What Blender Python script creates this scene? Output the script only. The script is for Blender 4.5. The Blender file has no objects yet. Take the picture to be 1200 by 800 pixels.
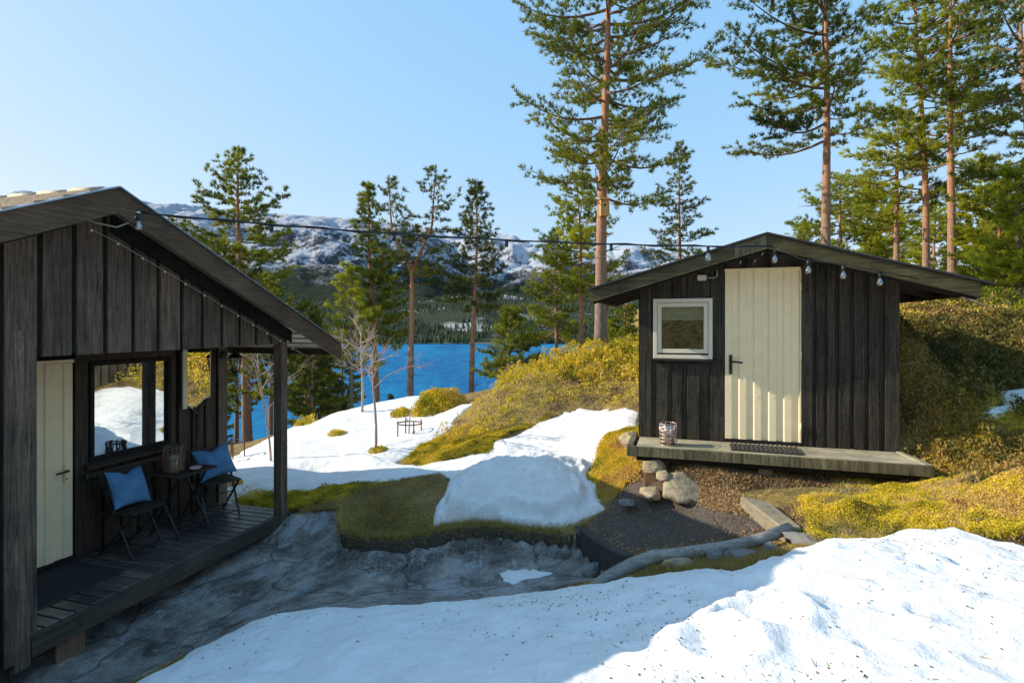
import bpy, math, random
import numpy as np
from mathutils import Vector, Matrix
R = math.radians
random.seed(7)
rng = np.random.default_rng(7)

# ------------------------------------------------------------------ camera, sky, sun
scn = bpy.context.scene
C = scn.collection
F, CX, HY, EYE = 635.0, 600.0, 380.0, 2.65           # calibration of the photo (1200 px wide)
cam_d = bpy.data.cameras.new('camera')
cam = bpy.data.objects.new('camera', cam_d)
C.objects.link(cam)
cam.location = (0, 0, EYE)
cam.rotation_euler = (R(90), 0, 0)
cam_d.sensor_width = 36.0
cam_d.lens = F / 1200 * 36.0
cam_d.shift_y = -(400 - HY) / 1200
cam_d.clip_start = 0.05
cam_d.clip_end = 20000
scn.camera = cam

SUN_EL = R(27.0)
LX, LY = 0.991, -0.130                               # horizontal direction the light travels
world = bpy.data.worlds.new('World')
scn.world = world
world.use_nodes = True
wn = world.node_tree.nodes
wl = world.node_tree.links
wn.clear()
sky = wn.new('ShaderNodeTexSky')
sky.sky_type = 'NISHITA'
sky.sun_disc = False
sky.sun_elevation = SUN_EL
sky.sun_rotation = math.atan2(-LX, -LY)
sky.altitude = 200
sky.air_density = 1.0
sky.dust_density = 0.7
sky.ozone_density = 1.6
bg = wn.new('ShaderNodeBackground')
bg.inputs['Strength'].default_value = 0.15
wo = wn.new('ShaderNodeOutputWorld')
# tone of the clear spring sky: flatter from the sun side to the far side than the raw model, per channel
sep = wn.new('ShaderNodeSeparateColor'); com = wn.new('ShaderNodeCombineColor')
wl.new(sky.outputs[0], sep.inputs[0])
for ch, (pw, kk) in enumerate(((0.56, 2.14), (0.29, 2.14), (0.12, 2.50))):
    m0 = wn.new('ShaderNodeMath'); m0.operation = 'MULTIPLY'; m0.inputs[1].default_value = 0.15
    m1 = wn.new('ShaderNodeMath'); m1.operation = 'POWER'; m1.inputs[1].default_value = pw
    m2 = wn.new('ShaderNodeMath'); m2.operation = 'MULTIPLY'; m2.inputs[1].default_value = kk
    wl.new(sep.outputs[ch], m0.inputs[0]); wl.new(m0.outputs[0], m1.inputs[0]); wl.new(m1.outputs[0], m2.inputs[0]); wl.new(m2.outputs[0], com.inputs[ch])
wl.new(com.outputs[0], bg.inputs[0])
wl.new(bg.outputs[0], wo.inputs[0])

sun_d = bpy.data.lights.new('sun', 'SUN')
sun_d.energy = 2.12
sun_d.angle = R(0.5)
sun_d.color = (1.0, 0.90, 0.74)
sun = bpy.data.objects.new('sun', sun_d)
C.objects.link(sun)
ldir = Vector((LX * math.cos(SUN_EL), LY * math.cos(SUN_EL), -math.sin(SUN_EL)))
sun.rotation_euler = ldir.to_track_quat('-Z', 'Y').to_euler()
sun.location = (-30, 5, 20)

scn.view_settings.view_transform = 'Standard'
scn.view_settings.look = 'None'
scn.view_settings.exposure = 1.52
scn.view_settings.gamma = 1.0
scn.render.engine = 'CYCLES'
scn.render.resolution_x = 1024
scn.render.resolution_y = 682

# ------------------------------------------------------------------ helpers
def sstep(a, b, x):
    t = np.clip((x - a) / (b - a), 0, 1)
    return t * t * (3 - 2 * t)

_perm = np.random.default_rng(3).random(65536)
def vnoise(x, y, z=0.0):
    x = np.asarray(x, float); y = np.asarray(y, float); z = np.zeros_like(x) + z
    xi = np.floor(x).astype(np.int64); yi = np.floor(y).astype(np.int64); zi = np.floor(z).astype(np.int64)
    fx, fy, fz = x - xi, y - yi, z - zi
    fx = fx * fx * (3 - 2 * fx); fy = fy * fy * (3 - 2 * fy); fz = fz * fz * (3 - 2 * fz)
    def h(a, b, c):
        return _perm[((a * 73856093) ^ (b * 19349663) ^ (c * 83492791)) & 65535]
    r = 0
    for dz in (0, 1):
        wz = fz if dz else 1 - fz
        for dy in (0, 1):
            wy = fy if dy else 1 - fy
            for dx in (0, 1):
                wx = fx if dx else 1 - fx
                r = r + h(xi + dx, yi + dy, zi + dz) * wx * wy * wz
    return r
def fbm(x, y, z=0.0, octv=4, lac=2.03, gain=0.5):
    a, s, t = 1.0, 0.0, 0.0
    for i in range(octv):
        s = s + a * (vnoise(x * lac ** i + 17.3 * i, y * lac ** i - 9.1 * i, z + 5.7 * i) - 0.5)
        t += a; a *= gain
    return s / t * 2

def tag(o, label=None, cat=None, group=None, kind=None):
    if label: o['label'] = label
    if cat: o['category'] = cat
    if group: o['group'] = group
    if kind: o['kind'] = kind
    return o
def thing(name, label, cat, loc=(0, 0, 0), rz=0.0, group=None):
    o = bpy.data.objects.new(name, None)
    o.empty_display_size = 0.2
    C.objects.link(o)
    o.location = loc
    o.rotation_euler = (0, 0, rz)
    return tag(o, label, cat, group)
def copy_tree(o, parent=None):
    c = o.copy(); C.objects.link(c)
    c.parent = parent
    for ch in list(o.children):
        copy_tree(ch, c)
    return c

def np_mesh(name, verts, faces, mat, parent=None, smooth=False, tint=None):
    """verts (N,3); faces (M,k) of constant k, or list of lists"""
    me = bpy.data.meshes.new(name)
    if isinstance(faces, np.ndarray):
        k = faces.shape[1]
        me.vertices.add(len(verts)); me.vertices.foreach_set('co', np.asarray(verts, np.float32).ravel())
        me.loops.add(faces.size); me.loops.foreach_set('vertex_index', faces.astype(np.int32).ravel())
        me.polygons.add(len(faces))
        me.polygons.foreach_set('loop_start', np.arange(0, faces.size, k, dtype=np.int32))
        me.polygons.foreach_set('loop_total', np.full(len(faces), k, dtype=np.int32))
        me.update(calc_edges=True)
    else:
        me.from_pydata([tuple(v) for v in verts], [], faces)
    if smooth:
        me.polygons.foreach_set('use_smooth', np.ones(len(me.polygons), bool))
    if tint is not None:
        at = me.attributes.new('tint', 'FLOAT', 'POINT')
        at.data.foreach_set('value', np.asarray(tint, np.float32))
    if mat: me.materials.append(mat)
    me.validate()
    o = bpy.data.objects.new(name, me)
    C.objects.link(o)
    o.parent = parent
    return o

class MB:
    """collects simple solids, links them as one mesh object"""
    def __init__(s): s.v = []; s.f = []; s.sm = []
    def add(s, vs, fs, smooth=False):
        b = len(s.v); s.v += [tuple(v) for v in vs]
        s.f += [tuple(i + b for i in f) for f in fs]; s.sm += [smooth] * len(fs)
        return s
    def box(s, x0, x1, y0, y1, z0, z1):
        vs = [(x, y, z) for z in (z0, z1) for y in (y0, y1) for x in (x0, x1)]
        return s.add(vs, [(0, 2, 3, 1), (4, 5, 7, 6), (0, 1, 5, 4), (1, 3, 7, 5), (3, 2, 6, 7), (2, 0, 4, 6)])
    def bar(s, p, q, w, h, up=(0, 0, 1)):
        """rectangular bar from p to q; w sideways, h along up"""
        p, q, up = Vector(p), Vector(q), Vector(up)
        d = (q - p).normalized(); sd = d.cross(up).normalized(); u = sd.cross(d).normalized()
        vs = []
        for c in (p, q):
            for a, b in ((-1, -1), (1, -1), (1, 1), (-1, 1)):
                vs.append(c + sd * a * w / 2 + u * b * h / 2)
        return s.add(vs, [(3, 2, 1, 0), (4, 5, 6, 7), (0, 1, 5, 4), (1, 2, 6, 5), (2, 3, 7, 6), (3, 0, 4, 7)])
    def prism(s, poly, axis, a, b):
        """poly of 2-D points extruded along axis ('x','y','z') from a to b"""
        def P(p, t):
            return {'x': (t, p[0], p[1]), 'y': (p[0], t, p[1]), 'z': (p[0], p[1], t)}[axis]
        n = len(poly)
        vs = [P(p, a) for p in poly] + [P(p, b) for p in poly]
        return s.add(vs, [tuple(range(n))[::-1], tuple(range(n, 2 * n))] +
                     [(i, (i + 1) % n, (i + 1) % n + n, i + n) for i in range(n)])
    def tube(s, pts, r, n=8, cap=True):
        pts = [Vector(p) for p in pts]
        rs = r if isinstance(r, (list, tuple)) else [r] * len(pts)
        vs = []
        ref = None
        for i, p in enumerate(pts):
            d = (pts[min(i + 1, len(pts) - 1)] - pts[max(i - 1, 0)])
            d = d.normalized() if d.length > 1e-9 else Vector((0, 0, 1))
            if ref is None:
                ref = Vector((1, 0, 0)) if abs(d.x) < 0.8 else Vector((0, 1, 0))
            a = (ref - d * ref.dot(d)).normalized(); b = d.cross(a); ref = a
            for k in range(n):
                t = 2 * math.pi * k / n
                vs.append(p + (a * math.cos(t) + b * math.sin(t)) * rs[i])
        fs = []
        for i in range(len(pts) - 1):
            for k in range(n):
                k2 = (k + 1) % n
                fs.append((i * n + k, i * n + k2, (i + 1) * n + k2, (i + 1) * n + k))
        s.add(vs, fs, True)
        if cap:
            b0 = len(s.v) - len(vs)
            s.f.append(tuple(b0 + k for k in range(n))[::-1]); s.sm.append(False)
            s.f.append(tuple(b0 + (len(pts) - 1) * n + k for k in range(n))); s.sm.append(False)
        return s
    def lathe(s, prof, n=20, c=(0, 0, 0)):
        vs = []
        for r, z in prof:
            for k in range(n):
                t = 2 * math.pi * k / n
                vs.append((c[0] + r * math.cos(t), c[1] + r * math.sin(t), c[2] + z))
        fs = []
        for i in range(len(prof) - 1):
            for k in range(n):
                k2 = (k + 1) % n
                fs.append((i * n + k, i * n + k2, (i + 1) * n + k2, (i + 1) * n + k))
        fs.append(tuple(range(n))[::-1]); fs.append(tuple((len(prof) - 1) * n + k for k in range(n)))
        return s.add(vs, fs, True)
    def build(s, name, mat, parent=None, bevel=0.0, loc=None):
        me = bpy.data.meshes.new(name)
        me.from_pydata(s.v, [], s.f)
        me.polygons.foreach_set('use_smooth', s.sm)
        me.materials.append(mat)
        me.validate(); me.update()
        o = bpy.data.objects.new(name, me)
        C.objects.link(o); o.parent = parent
        if loc: o.location = loc
        if bevel:
            m = o.modifiers.new('edge', 'BEVEL'); m.width = bevel; m.segments = 1
            m.limit_method = 'ANGLE'; m.angle_limit = R(50)
        return o

# ------------------------------------------------------------------ materials
class NT:
    def __init__(s, name):
        s.m = bpy.data.materials.new(name); s.m.use_nodes = True
        s.n = s.m.node_tree.nodes; s.l = s.m.node_tree.links
        s.b = s.n['Principled BSDF']; s.out = s.n['Material Output']
    def new(s, t, **kw):
        n = s.n.new(t)
        for k, v in kw.items(): setattr(n, k, v)
        return n
    def link(s, a, b): s.l.new(a, b)
    def coord(s, scale=(1, 1, 1), kind='Object'):
        tc = s.new('ShaderNodeTexCoord'); mp = s.new('ShaderNodeMapping')
        mp.inputs['Scale'].default_value = scale
        s.link(tc.outputs[kind], mp.inputs[0]); return mp.outputs[0]
    def noise(s, vec, scale, detail=4, rough=0.55, dist=0.0):
        n = s.new('ShaderNodeTexNoise'); n.inputs['Scale'].default_value = scale
        n.inputs['Detail'].default_value = detail; n.inputs['Roughness'].default_value = rough
        n.inputs['Distortion'].default_value = dist
        s.link(vec, n.inputs['Vector']); return n.outputs['Fac']
    def ramp(s, fac, stops, interp='LINEAR'):
        r = s.new('ShaderNodeValToRGB'); r.color_ramp.interpolation = interp
        el = r.color_ramp.elements
        while len(el) < len(stops): el.new(0.5)
        for e, (p, c) in zip(el, stops):
            e.position = p; e.color = (c[0], c[1], c[2], 1) if len(c) == 3 else c
        s.link(fac, r.inputs[0]); return r.outputs[0]
    def math(s, op, a, b=None, clamp=False):
        m = s.new('ShaderNodeMath'); m.operation = op; m.use_clamp = clamp
        for i, v in enumerate((a, b)):
            if v is None: continue
            if hasattr(v, 'links'): s.link(v, m.inputs[i])
            else: m.inputs[i].default_value = v
        return m.outputs[0]
    def mix(s, fac, a, b, mode='MIX'):
        m = s.new('ShaderNodeMix'); m.data_type = 'RGBA'; m.blend_type = mode
        for i, v in ((0, fac), (6, a), (7, b)):
            if hasattr(v, 'links'): s.link(v, m.inputs[i])
            else: m.inputs[i].default_value = v if i == 0 else (v[0], v[1], v[2], 1)
        return m.outputs[2]
    def attr(s, name):
        a = s.new('ShaderNodeAttribute'); a.attribute_name = name; return a
    def col(s, v):
        if hasattr(v, 'links'): s.link(v, s.b.inputs['Base Color'])
        else: s.b.inputs['Base Color'].default_value = (v[0], v[1], v[2], 1)
    def rough(s, v):
        if hasattr(v, 'links'): s.link(v, s.b.inputs['Roughness'])
        else: s.b.inputs['Roughness'].default_value = v
    def bump(s, h, strength=0.3, dist=0.01, prev=None):
        b = s.new('ShaderNodeBump'); b.inputs['Strength'].default_value = strength
        b.inputs['Distance'].default_value = dist
        s.link(h, b.inputs['Height'])
        if prev: s.link(prev, b.inputs['Normal'])
        s.link(b.outputs[0], s.b.inputs['Normal']); return b.outputs[0]
    def spec(s, v): s.b.inputs['Specular IOR Level'].default_value = v

def wood_mat(name, c1, c2, rough=0.6, grain=(14, 14, 0.7), axis_z=True, worn=None, saw=0.0, spec=0.18):
    t = NT(name)
    g = grain if axis_z else (grain[0], grain[2], grain[1])
    v = t.coord(g)
    geo = t.new('ShaderNodeNewGeometry'); isl = geo.outputs['Random Per Island']
    vm = t.new('ShaderNodeVectorMath'); vm.operation = 'ADD'; cx = t.new('ShaderNodeCombineXYZ')
    for k_ in range(3): t.link(t.math('MULTIPLY', isl, (31.0, 17.0, 53.0)[k_]), cx.inputs[k_])
    t.link(v, vm.inputs[0]); t.link(cx.outputs[0], vm.inputs[1]); v = vm.outputs[0]
    n1 = t.noise(v, 3.0, 7, 0.72, 0.8)
    v2 = t.coord((1, 1, 1))
    n2 = t.noise(v2, 2.3, 3, 0.5)
    c = t.ramp(n1, [(0.34, c1), (0.64, c2)])
    big = t.ramp(n2, [(0.3, (0.65, 0.65, 0.68)), (0.7, (1.25, 1.2, 1.15))])
    c = t.mix(1.0, c, big, 'MULTIPLY')
    c = t.mix(1.0, c, t.ramp(isl, [(0.0, (0.70, 0.70, 0.72)), (1.0, (1.35, 1.30, 1.22))]), 'MULTIPLY')
    fine = t.noise(t.coord((5, 60, 60) if grain[0] < 5 else (60, 60, 5) if axis_z else (60, 5, 60) if grain[0] > 5 else (5, 60, 60)), 4.0, 4, 0.7)
    c = t.mix(0.8, c, t.ramp(fine, [(0.32, (0.55, 0.55, 0.56)), (0.68, (1.5, 1.48, 1.42))]), 'MULTIPLY')
    # knots
    vo = t.new('ShaderNodeTexVoronoi'); vo.inputs['Scale'].default_value = 2.6
    t.link(t.coord((1.6, 1.6, 0.9)), vo.inputs['Vector'])
    kn = t.ramp(vo.outputs['Distance'], [(0.04, (0.45, 0.45, 0.45)), (0.10, (1, 1, 1))])
    c = t.mix(0.7, c, kn, 'MULTIPLY')
    if worn:
        n3 = t.noise(t.coord((9, 9, 2.5)), 5.0, 6, 0.7)
        f = t.ramp(n3, [(0.60, (0, 0, 0)), (0.75, (1, 1, 1))])
        c = t.mix(f, c, worn)
    t.col(c)
    r = t.ramp(n2, [(0.2, (rough - 0.12,) * 3), (0.8, (rough + 0.12,) * 3)])
    t.rough(r); t.spec(spec)
    h = n1
    nb = t.bump(h, 0.55, 0.004)
    if saw:
        w = t.new('ShaderNodeTexWave'); w.inputs['Scale'].default_value = 38; w.inputs['Distortion'].default_value = 2.0
        w.bands_direction = 'DIAGONAL'
        t.link(t.coord((1, 1, 0.55)), w.inputs[0])
        t.bump(w.outputs['Fac'], saw, 0.003, nb)
    return t.m

def plain(name, c, rough=0.5, metal=0.0, nscale=30, namp=0.15, bump=0.1, spec=0.5):
    t = NT(name)
    v = t.coord()
    n = t.noise(v, nscale, 4)
    cc = t.ramp(n, [(0.3, tuple(x * (1 - namp) for x in c)), (0.7, tuple(min(1, x * (1 + namp)) for x in c))])
    t.col(cc); t.rough(rough); t.b.inputs['Metallic'].default_value = metal; t.spec(spec)
    if bump: t.bump(n, bump, 0.003)
    return t.m

M = {}
M['wood_brown'] = wood_mat('brown black stained boards', (0.034, 0.028, 0.023), (0.165, 0.135, 0.108), 0.62, saw=0.25)
M['wood_dark'] = wood_mat('tarred wall boards', (0.016, 0.0135, 0.012), (0.062, 0.050, 0.043), 0.5, saw=0.35)
M['wood_shed'] = wood_mat('weathered black green boards', (0.012, 0.0115, 0.010), (0.070, 0.063, 0.048), 0.42, saw=0.6, worn=(0.17, 0.17, 0.13))
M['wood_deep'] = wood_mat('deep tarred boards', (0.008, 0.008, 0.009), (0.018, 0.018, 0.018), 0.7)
M['wood_corner'] = wood_mat('weathered grey boards', (0.07, 0.065, 0.055), (0.15, 0.135, 0.115), 0.6, saw=0.3)
M['fascia'] = wood_mat('brown fascia paint', (0.042, 0.032, 0.023), (0.110, 0.084, 0.060), 0.55, grain=(0.7, 14, 14))
M['fascia_shed'] = wood_mat('mossy fascia boards', (0.025, 0.024, 0.013), (0.10, 0.09, 0.045), 0.5, grain=(0.7, 14, 14), worn=(0.16, 0.16, 0.08))
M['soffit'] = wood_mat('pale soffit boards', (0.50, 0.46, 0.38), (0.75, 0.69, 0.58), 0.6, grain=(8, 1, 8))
M['deck'] = wood_mat('wet dark deck boards', (0.050, 0.048, 0.050), (0.14, 0.130, 0.125), 0.26, grain=(14, 0.7, 14), spec=0.9)
M['deck_front'] = wood_mat('dark deck joist', (0.032, 0.03, 0.026), (0.075, 0.068, 0.057), 0.6, grain=(0.7, 14, 14))
M['porch'] = wood_mat('algae stained porch boards', (0.13, 0.125, 0.09), (0.46, 0.43, 0.32), 0.5, grain=(0.9, 12, 12), worn=(0.035, 0.045, 0.03))
M['porch_front'] = wood_mat('algae stained porch edge', (0.035, 0.035, 0.022), (0.19, 0.175, 0.11), 0.5, grain=(9, 9, 1), worn=(0.24, 0.22, 0.13))
M['raw_wood'] = wood_mat('bare pine wood', (0.45, 0.27, 0.10), (0.62, 0.40, 0.17), 0.6)
M['raw_grey'] = wood_mat('bare brown plank', (0.12, 0.08, 0.06), (0.25, 0.16, 0.11), 0.6)
M['log'] = wood_mat('silvery driftwood', (0.16, 0.15, 0.14), (0.34, 0.33, 0.31), 0.7, grain=(1.5, 14, 14))
M['cream'] = plain('cream painted metal', (0.93, 0.77, 0.48), 0.34, 0.0, 6, 0.05, 0.03)
M['cream_win'] = plain('cream painted frame', (0.72, 0.65, 0.50), 0.42, 0.0, 6, 0.05, 0.03)
M['black_metal'] = plain('black iron', (0.018, 0.018, 0.02), 0.4, 0.3, 60, 0.2, 0.1)
M['rust'] = plain('rusty iron', (0.12, 0.065, 0.045), 0.8, 0.2, 90, 0.4, 0.3)
M['steel'] = plain('shiny steel', (0.62, 0.58, 0.55), 0.22, 0.9, 40, 0.1, 0.05)
M['copper'] = plain('copper wire', (0.62, 0.46, 0.40), 0.35, 0.8, 40, 0.15, 0.05)
M['rubber'] = plain('dark rubber', (0.035, 0.032, 0.03), 0.6, 0, 80, 0.3, 0.2)
M['mat_dark'] = plain('dark floor mat', (0.018, 0.020, 0.026), 0.85, 0, 160, 0.35, 0.5)
M['white_plastic'] = plain('white plastic', (0.72, 0.70, 0.64), 0.4, 0, 20, 0.03, 0)
M['grey_plastic'] = plain('grey cable', (0.30, 0.31, 0.33), 0.4, 0, 20, 0.05, 0)
M['black_plastic'] = plain('black cable', (0.02, 0.02, 0.022), 0.45, 0, 20, 0.05, 0)
M['pink'] = plain('pale pink glaze', (0.62, 0.42, 0.42), 0.25, 0, 15, 0.08, 0)
M['wax'] = plain('candle wax', (0.80, 0.72, 0.62), 0.45, 0, 15, 0.03, 0)
M['interior'] = plain('dark interior', (0.05, 0.042, 0.035), 0.8)
M['curtain'] = plain('linen curtain', (0.42, 0.38, 0.26), 0.9, 0, 60, 0.12, 0.2)
M['roof_metal'] = plain('blue grey roof flashing', (0.22, 0.28, 0.36), 0.30, 0.5, 8, 0.1, 0.05)
M['felt'] = plain('dark roofing felt', (0.035, 0.036, 0.038), 0.85, 0, 120, 0.3, 0.4)

def tile_mat():
    t = NT('tan roof tiles')
    w = t.new('ShaderNodeTexWave'); w.inputs['Scale'].default_value = 1.1
    w.bands_direction = 'X'
    t.link(t.coord(), w.inputs[0])
    n = t.noise(t.coord(), 20, 4)
    c = t.ramp(n, [(0.3, (0.36, 0.27, 0.18)), (0.7, (0.52, 0.42, 0.29))])
    t.col(c); t.rough(0.75); t.bump(n, 0.4, 0.01)
    return t.m
M['tiles'] = tile_mat()

def concrete_mat(name, c=(0.24, 0.22, 0.19)):
    t = NT(name)
    n = t.noise(t.coord(), 9, 8, 0.7); n2 = t.noise(t.coord(), 60, 3)
    cc = t.ramp(n, [(0.3, tuple(x * 0.55 for x in c)), (0.7, tuple(x * 1.3 for x in c))])
    cc = t.mix(t.ramp(n2, [(0.55, (0, 0, 0)), (0.7, (0.5, 0.5, 0.5))]), cc, (0.12, 0.12, 0.05))
    t.col(cc); t.rough(0.85); t.bump(n, 0.6, 0.02)
    return t.m
M['concrete'] = concrete_mat('old mossy concrete', (0.26, 0.22, 0.15))
M['kerb'] = concrete_mat('wet dark kerb', (0.075, 0.058, 0.042))
M['soilwall'] = concrete_mat('dark wet masonry', (0.045, 0.04, 0.036))

def rock_mat(name, c1, c2, lichen=(0.30, 0.31, 0.16)):
    t = NT(name)
    n = t.noise(t.coord(), 5, 8, 0.7); n2 = t.noise(t.coord(), 13, 6, 0.7)
    cc = t.ramp(n, [(0.32, c1), (0.68, c2)])
    cc = t.mix(t.ramp(n2, [(0.55, (0, 0, 0)), (0.66, (1, 1, 1))]), cc, lichen)
    t.col(cc); t.rough(0.85); t.bump(n, 0.9, 0.03)
    return t.m
M['rock'] = rock_mat('lichen covered rock', (0.17, 0.12, 0.08), (0.56, 0.44, 0.28), (0.36, 0.36, 0.10))
M['rock_grey'] = rock_mat('grey rock', (0.10, 0.10, 0.10), (0.30, 0.29, 0.28), (0.16, 0.16, 0.10))

def glass_mat(name, refl=0.5, tintc=(0.85, 0.92, 0.95)):
    t = NT(name)
    t.n.remove(t.b)
    g = t.new('ShaderNodeBsdfGlossy'); g.inputs['Roughness'].default_value = 0.01
    g.inputs['Color'].default_value = (*tintc, 1)
    n = t.noise(t.coord(), 1.7, 2)
    b = t.new('ShaderNodeBump'); b.inputs['Strength'].default_value = 0.04; b.inputs['Distance'].default_value = 0.02
    t.link(n, b.inputs['Height']); t.link(b.outputs[0], g.inputs['Normal'])
    tr = t.new('ShaderNodeBsdfTransparent'); tr.inputs['Color'].default_value = (0.8, 0.85, 0.85, 1)
    mx = t.new('ShaderNodeMixShader'); mx.inputs[0].default_value = refl
    t.link(tr.outputs[0], mx.inputs[1]); t.link(g.outputs[0], mx.inputs[2])
    t.link(mx.outputs[0], t.out.inputs['Surface'])
    return t.m
M['glass'] = glass_mat('coated window glass', 0.62)
M['glass_soft'] = glass_mat('plain window glass', 0.10)
M['mirror'] = glass_mat('mirror glass', 0.97, (0.92, 0.90, 0.86))
M['bulb'] = glass_mat('clear bulb glass', 0.28, (1, 1, 1))

def denim_mat():
    t = NT('blue woven cotton')
    w = t.noise(t.coord((1, 1, 1)), 220, 2); n = t.noise(t.coord(), 9, 4)
    c = t.ramp(w, [(0.3, (0.07, 0.18, 0.34)), (0.7, (0.14, 0.30, 0.50))])
    c = t.mix(1.0, c, t.ramp(n, [(0.3, (0.8, 0.8, 0.8)), (0.7, (1.15, 1.15, 1.15))]), 'MULTIPLY')
    t.col(c); t.rough(0.95); t.bump(w, 0.5, 0.002); t.spec(0.1)
    return t.m
M['denim'] = denim_mat()

def bark_mat(name, low=(0.22, 0.165, 0.13), high=(0.50, 0.25, 0.13), z0=1.5, z1=5.0):
    t = NT(name)
    tc = t.new('ShaderNodeTexCoord'); sp = t.new('ShaderNodeSeparateXYZ')
    t.link(tc.outputs['Object'], sp.inputs[0])
    n = t.noise(t.coord((9, 9, 2.4)), 3.2, 6, 0.75, 0.4); n2 = t.noise(t.coord(), 1.3, 4)
    zz = t.math('ADD', sp.outputs[2], t.math('MULTIPLY', n2, 1.6))
    mr = t.new('ShaderNodeMapRange'); t.link(zz, mr.inputs[0])
    mr.inputs[1].default_value = z0; mr.inputs[2].default_value = z1
    a = t.ramp(n, [(0.32, tuple(x * 0.4 for x in low)), (0.68, tuple(x * 1.5 for x in low))])
    b = t.ramp(n, [(0.32, tuple(x * 0.5 for x in high)), (0.68, tuple(x * 1.35 for x in high))])
    t.col(t.mix(mr.outputs[0], a, b)); t.rough(0.9)
    t.bump(n, 0.8, 0.03)
    return t.m
M['bark'] = bark_mat('pine bark')
M['branch'] = bark_mat('dark pine branches', (0.13, 0.10, 0.085), (0.26, 0.15, 0.095))
M['bark_grey'] = bark_mat('grey bark', (0.16, 0.14, 0.125), (0.24, 0.17, 0.12))
M['twig'] = plain('bare twigs', (0.48, 0.34, 0.28), 0.8, 0, 30, 0.3, 0.2)

def leaf_mat(name, stops, trans=0.35, rough=0.7):
    t = NT(name)
    a = t.attr('tint')
    c = t.ramp(a.outputs['Fac'], stops)
    t.n.remove(t.b)
    d = t.new('ShaderNodeBsdfPrincipled'); d.inputs['Roughness'].default_value = rough
    d.inputs['Specular IOR Level'].default_value = 0.25
    tr = t.new('ShaderNodeBsdfTranslucent')
    mx = t.new('ShaderNodeMixShader'); mx.inputs[0].default_value = trans
    t.link(c, d.inputs['Base Color']); t.link(c, tr.inputs['Color'])
    t.link(d.outputs[0], mx.inputs[1]); t.link(tr.outputs[0], mx.inputs[2])
    t.link(mx.outputs[0], t.out.inputs['Surface'])
    return t.m
M['needles'] = leaf_mat('pine needles', [(0.0, (0.05, 0.07, 0.018)), (0.5, (0.20, 0.235, 0.028)), (1.0, (0.48, 0.46, 0.04))], 0.45)
M['needles_bright'] = leaf_mat('yellow green needles', [(0.0, (0.09, 0.10, 0.016)), (0.5, (0.35, 0.39, 0.025)), (1.0, (0.66, 0.60, 0.04))], 0.45)
M['needles_dark'] = leaf_mat('dark needles', [(0.0, (0.035, 0.055, 0.022)), (0.5, (0.125, 0.155, 0.032)), (1.0, (0.33, 0.33, 0.04))], 0.45)
M['heath'] = leaf_mat('heather leaves', [(0.0, (0.09, 0.09, 0.02)), (0.2, (0.34, 0.33, 0.03)), (0.5, (0.74, 0.57, 0.03)),
                                          (0.7, (0.86, 0.60, 0.06)), (0.86, (0.66, 0.46, 0.26)), (1.0, (0.34, 0.14, 0.06))], 0.3)
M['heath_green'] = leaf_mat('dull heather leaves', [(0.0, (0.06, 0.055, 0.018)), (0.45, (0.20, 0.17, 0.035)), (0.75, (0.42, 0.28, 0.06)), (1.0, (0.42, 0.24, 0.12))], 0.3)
M['moss'] = leaf_mat('golden moss', [(0.0, (0.16, 0.12, 0.03)), (0.3, (0.50, 0.42, 0.03)), (0.62, (0.90, 0.66, 0.03)), (0.8, (0.78, 0.60, 0.22)), (1.0, (0.50, 0.26, 0.08))], 0.25, 0.9)
M['grass'] = leaf_mat('winter grass', [(0.0, (0.20, 0.15, 0.045)), (0.35, (0.44, 0.32, 0.10)), (0.65, (0.56, 0.42, 0.13)), (1.0, (0.70, 0.55, 0.28))], 0.3, 0.9)
M['straw'] = leaf_mat('dry straw', [(0.0, (0.35, 0.25, 0.12)), (1.0, (0.62, 0.50, 0.30))], 0.3, 0.9)
M['litter'] = leaf_mat('dark litter', [(0.0, (0.04, 0.028, 0.018)), (0.55, (0.13, 0.08, 0.045)), (0.85, (0.42, 0.25, 0.11)), (1.0, (0.58, 0.40, 0.20))], 0.1, 0.9)
M['forest'] = leaf_mat('far conifers', [(0.0, (0.018, 0.035, 0.020)), (0.6, (0.045, 0.065, 0.028)), (1.0, (0.10, 0.11, 0.04))], 0.1, 0.9)

def snow_mat(name='old snow', dirt=0.25):
    t = NT(name)
    v = t.coord()
    n = t.noise(v, 4, 6, 0.6); n2 = t.noise(v, 38, 5, 0.7); n3 = t.noise(v, 150, 2)
    c = t.ramp(n, [(0.30, (0.78, 0.765, 0.74)), (0.62, (0.88, 0.865, 0.84))])
    sp = t.ramp(n2, [(0.70, (0, 0, 0)), (0.80, (dirt,) * 3)])
    c = t.mix(sp, c, (0.45, 0.40, 0.34))
    t.col(c); t.rough(0.75); t.spec(0.3)
    h = t.math('ADD', t.math('MULTIPLY', n2, 1.0), t.math('MULTIPLY', n3, 0.25))
    nb = t.bump(h, 0.55, 0.02)
    t.bump(n, 0.5, 0.08, nb)
    t.b.inputs['Subsurface Weight'].default_value = 0.0
    return t.m
M['snow'] = snow_mat()
M['snow_dirty'] = snow_mat('dirty mound snow', 0.6)

# ------------------------------------------------------------------ terrain heights
def P(u, v, z):
    d = F * (EYE - z) / (v - HY)
    return ((u - CX) / F * d, d, z)
def PD(u, v, d):
    return ((u - CX) / F * d, d, EYE - (v - HY) / F * d)

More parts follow.
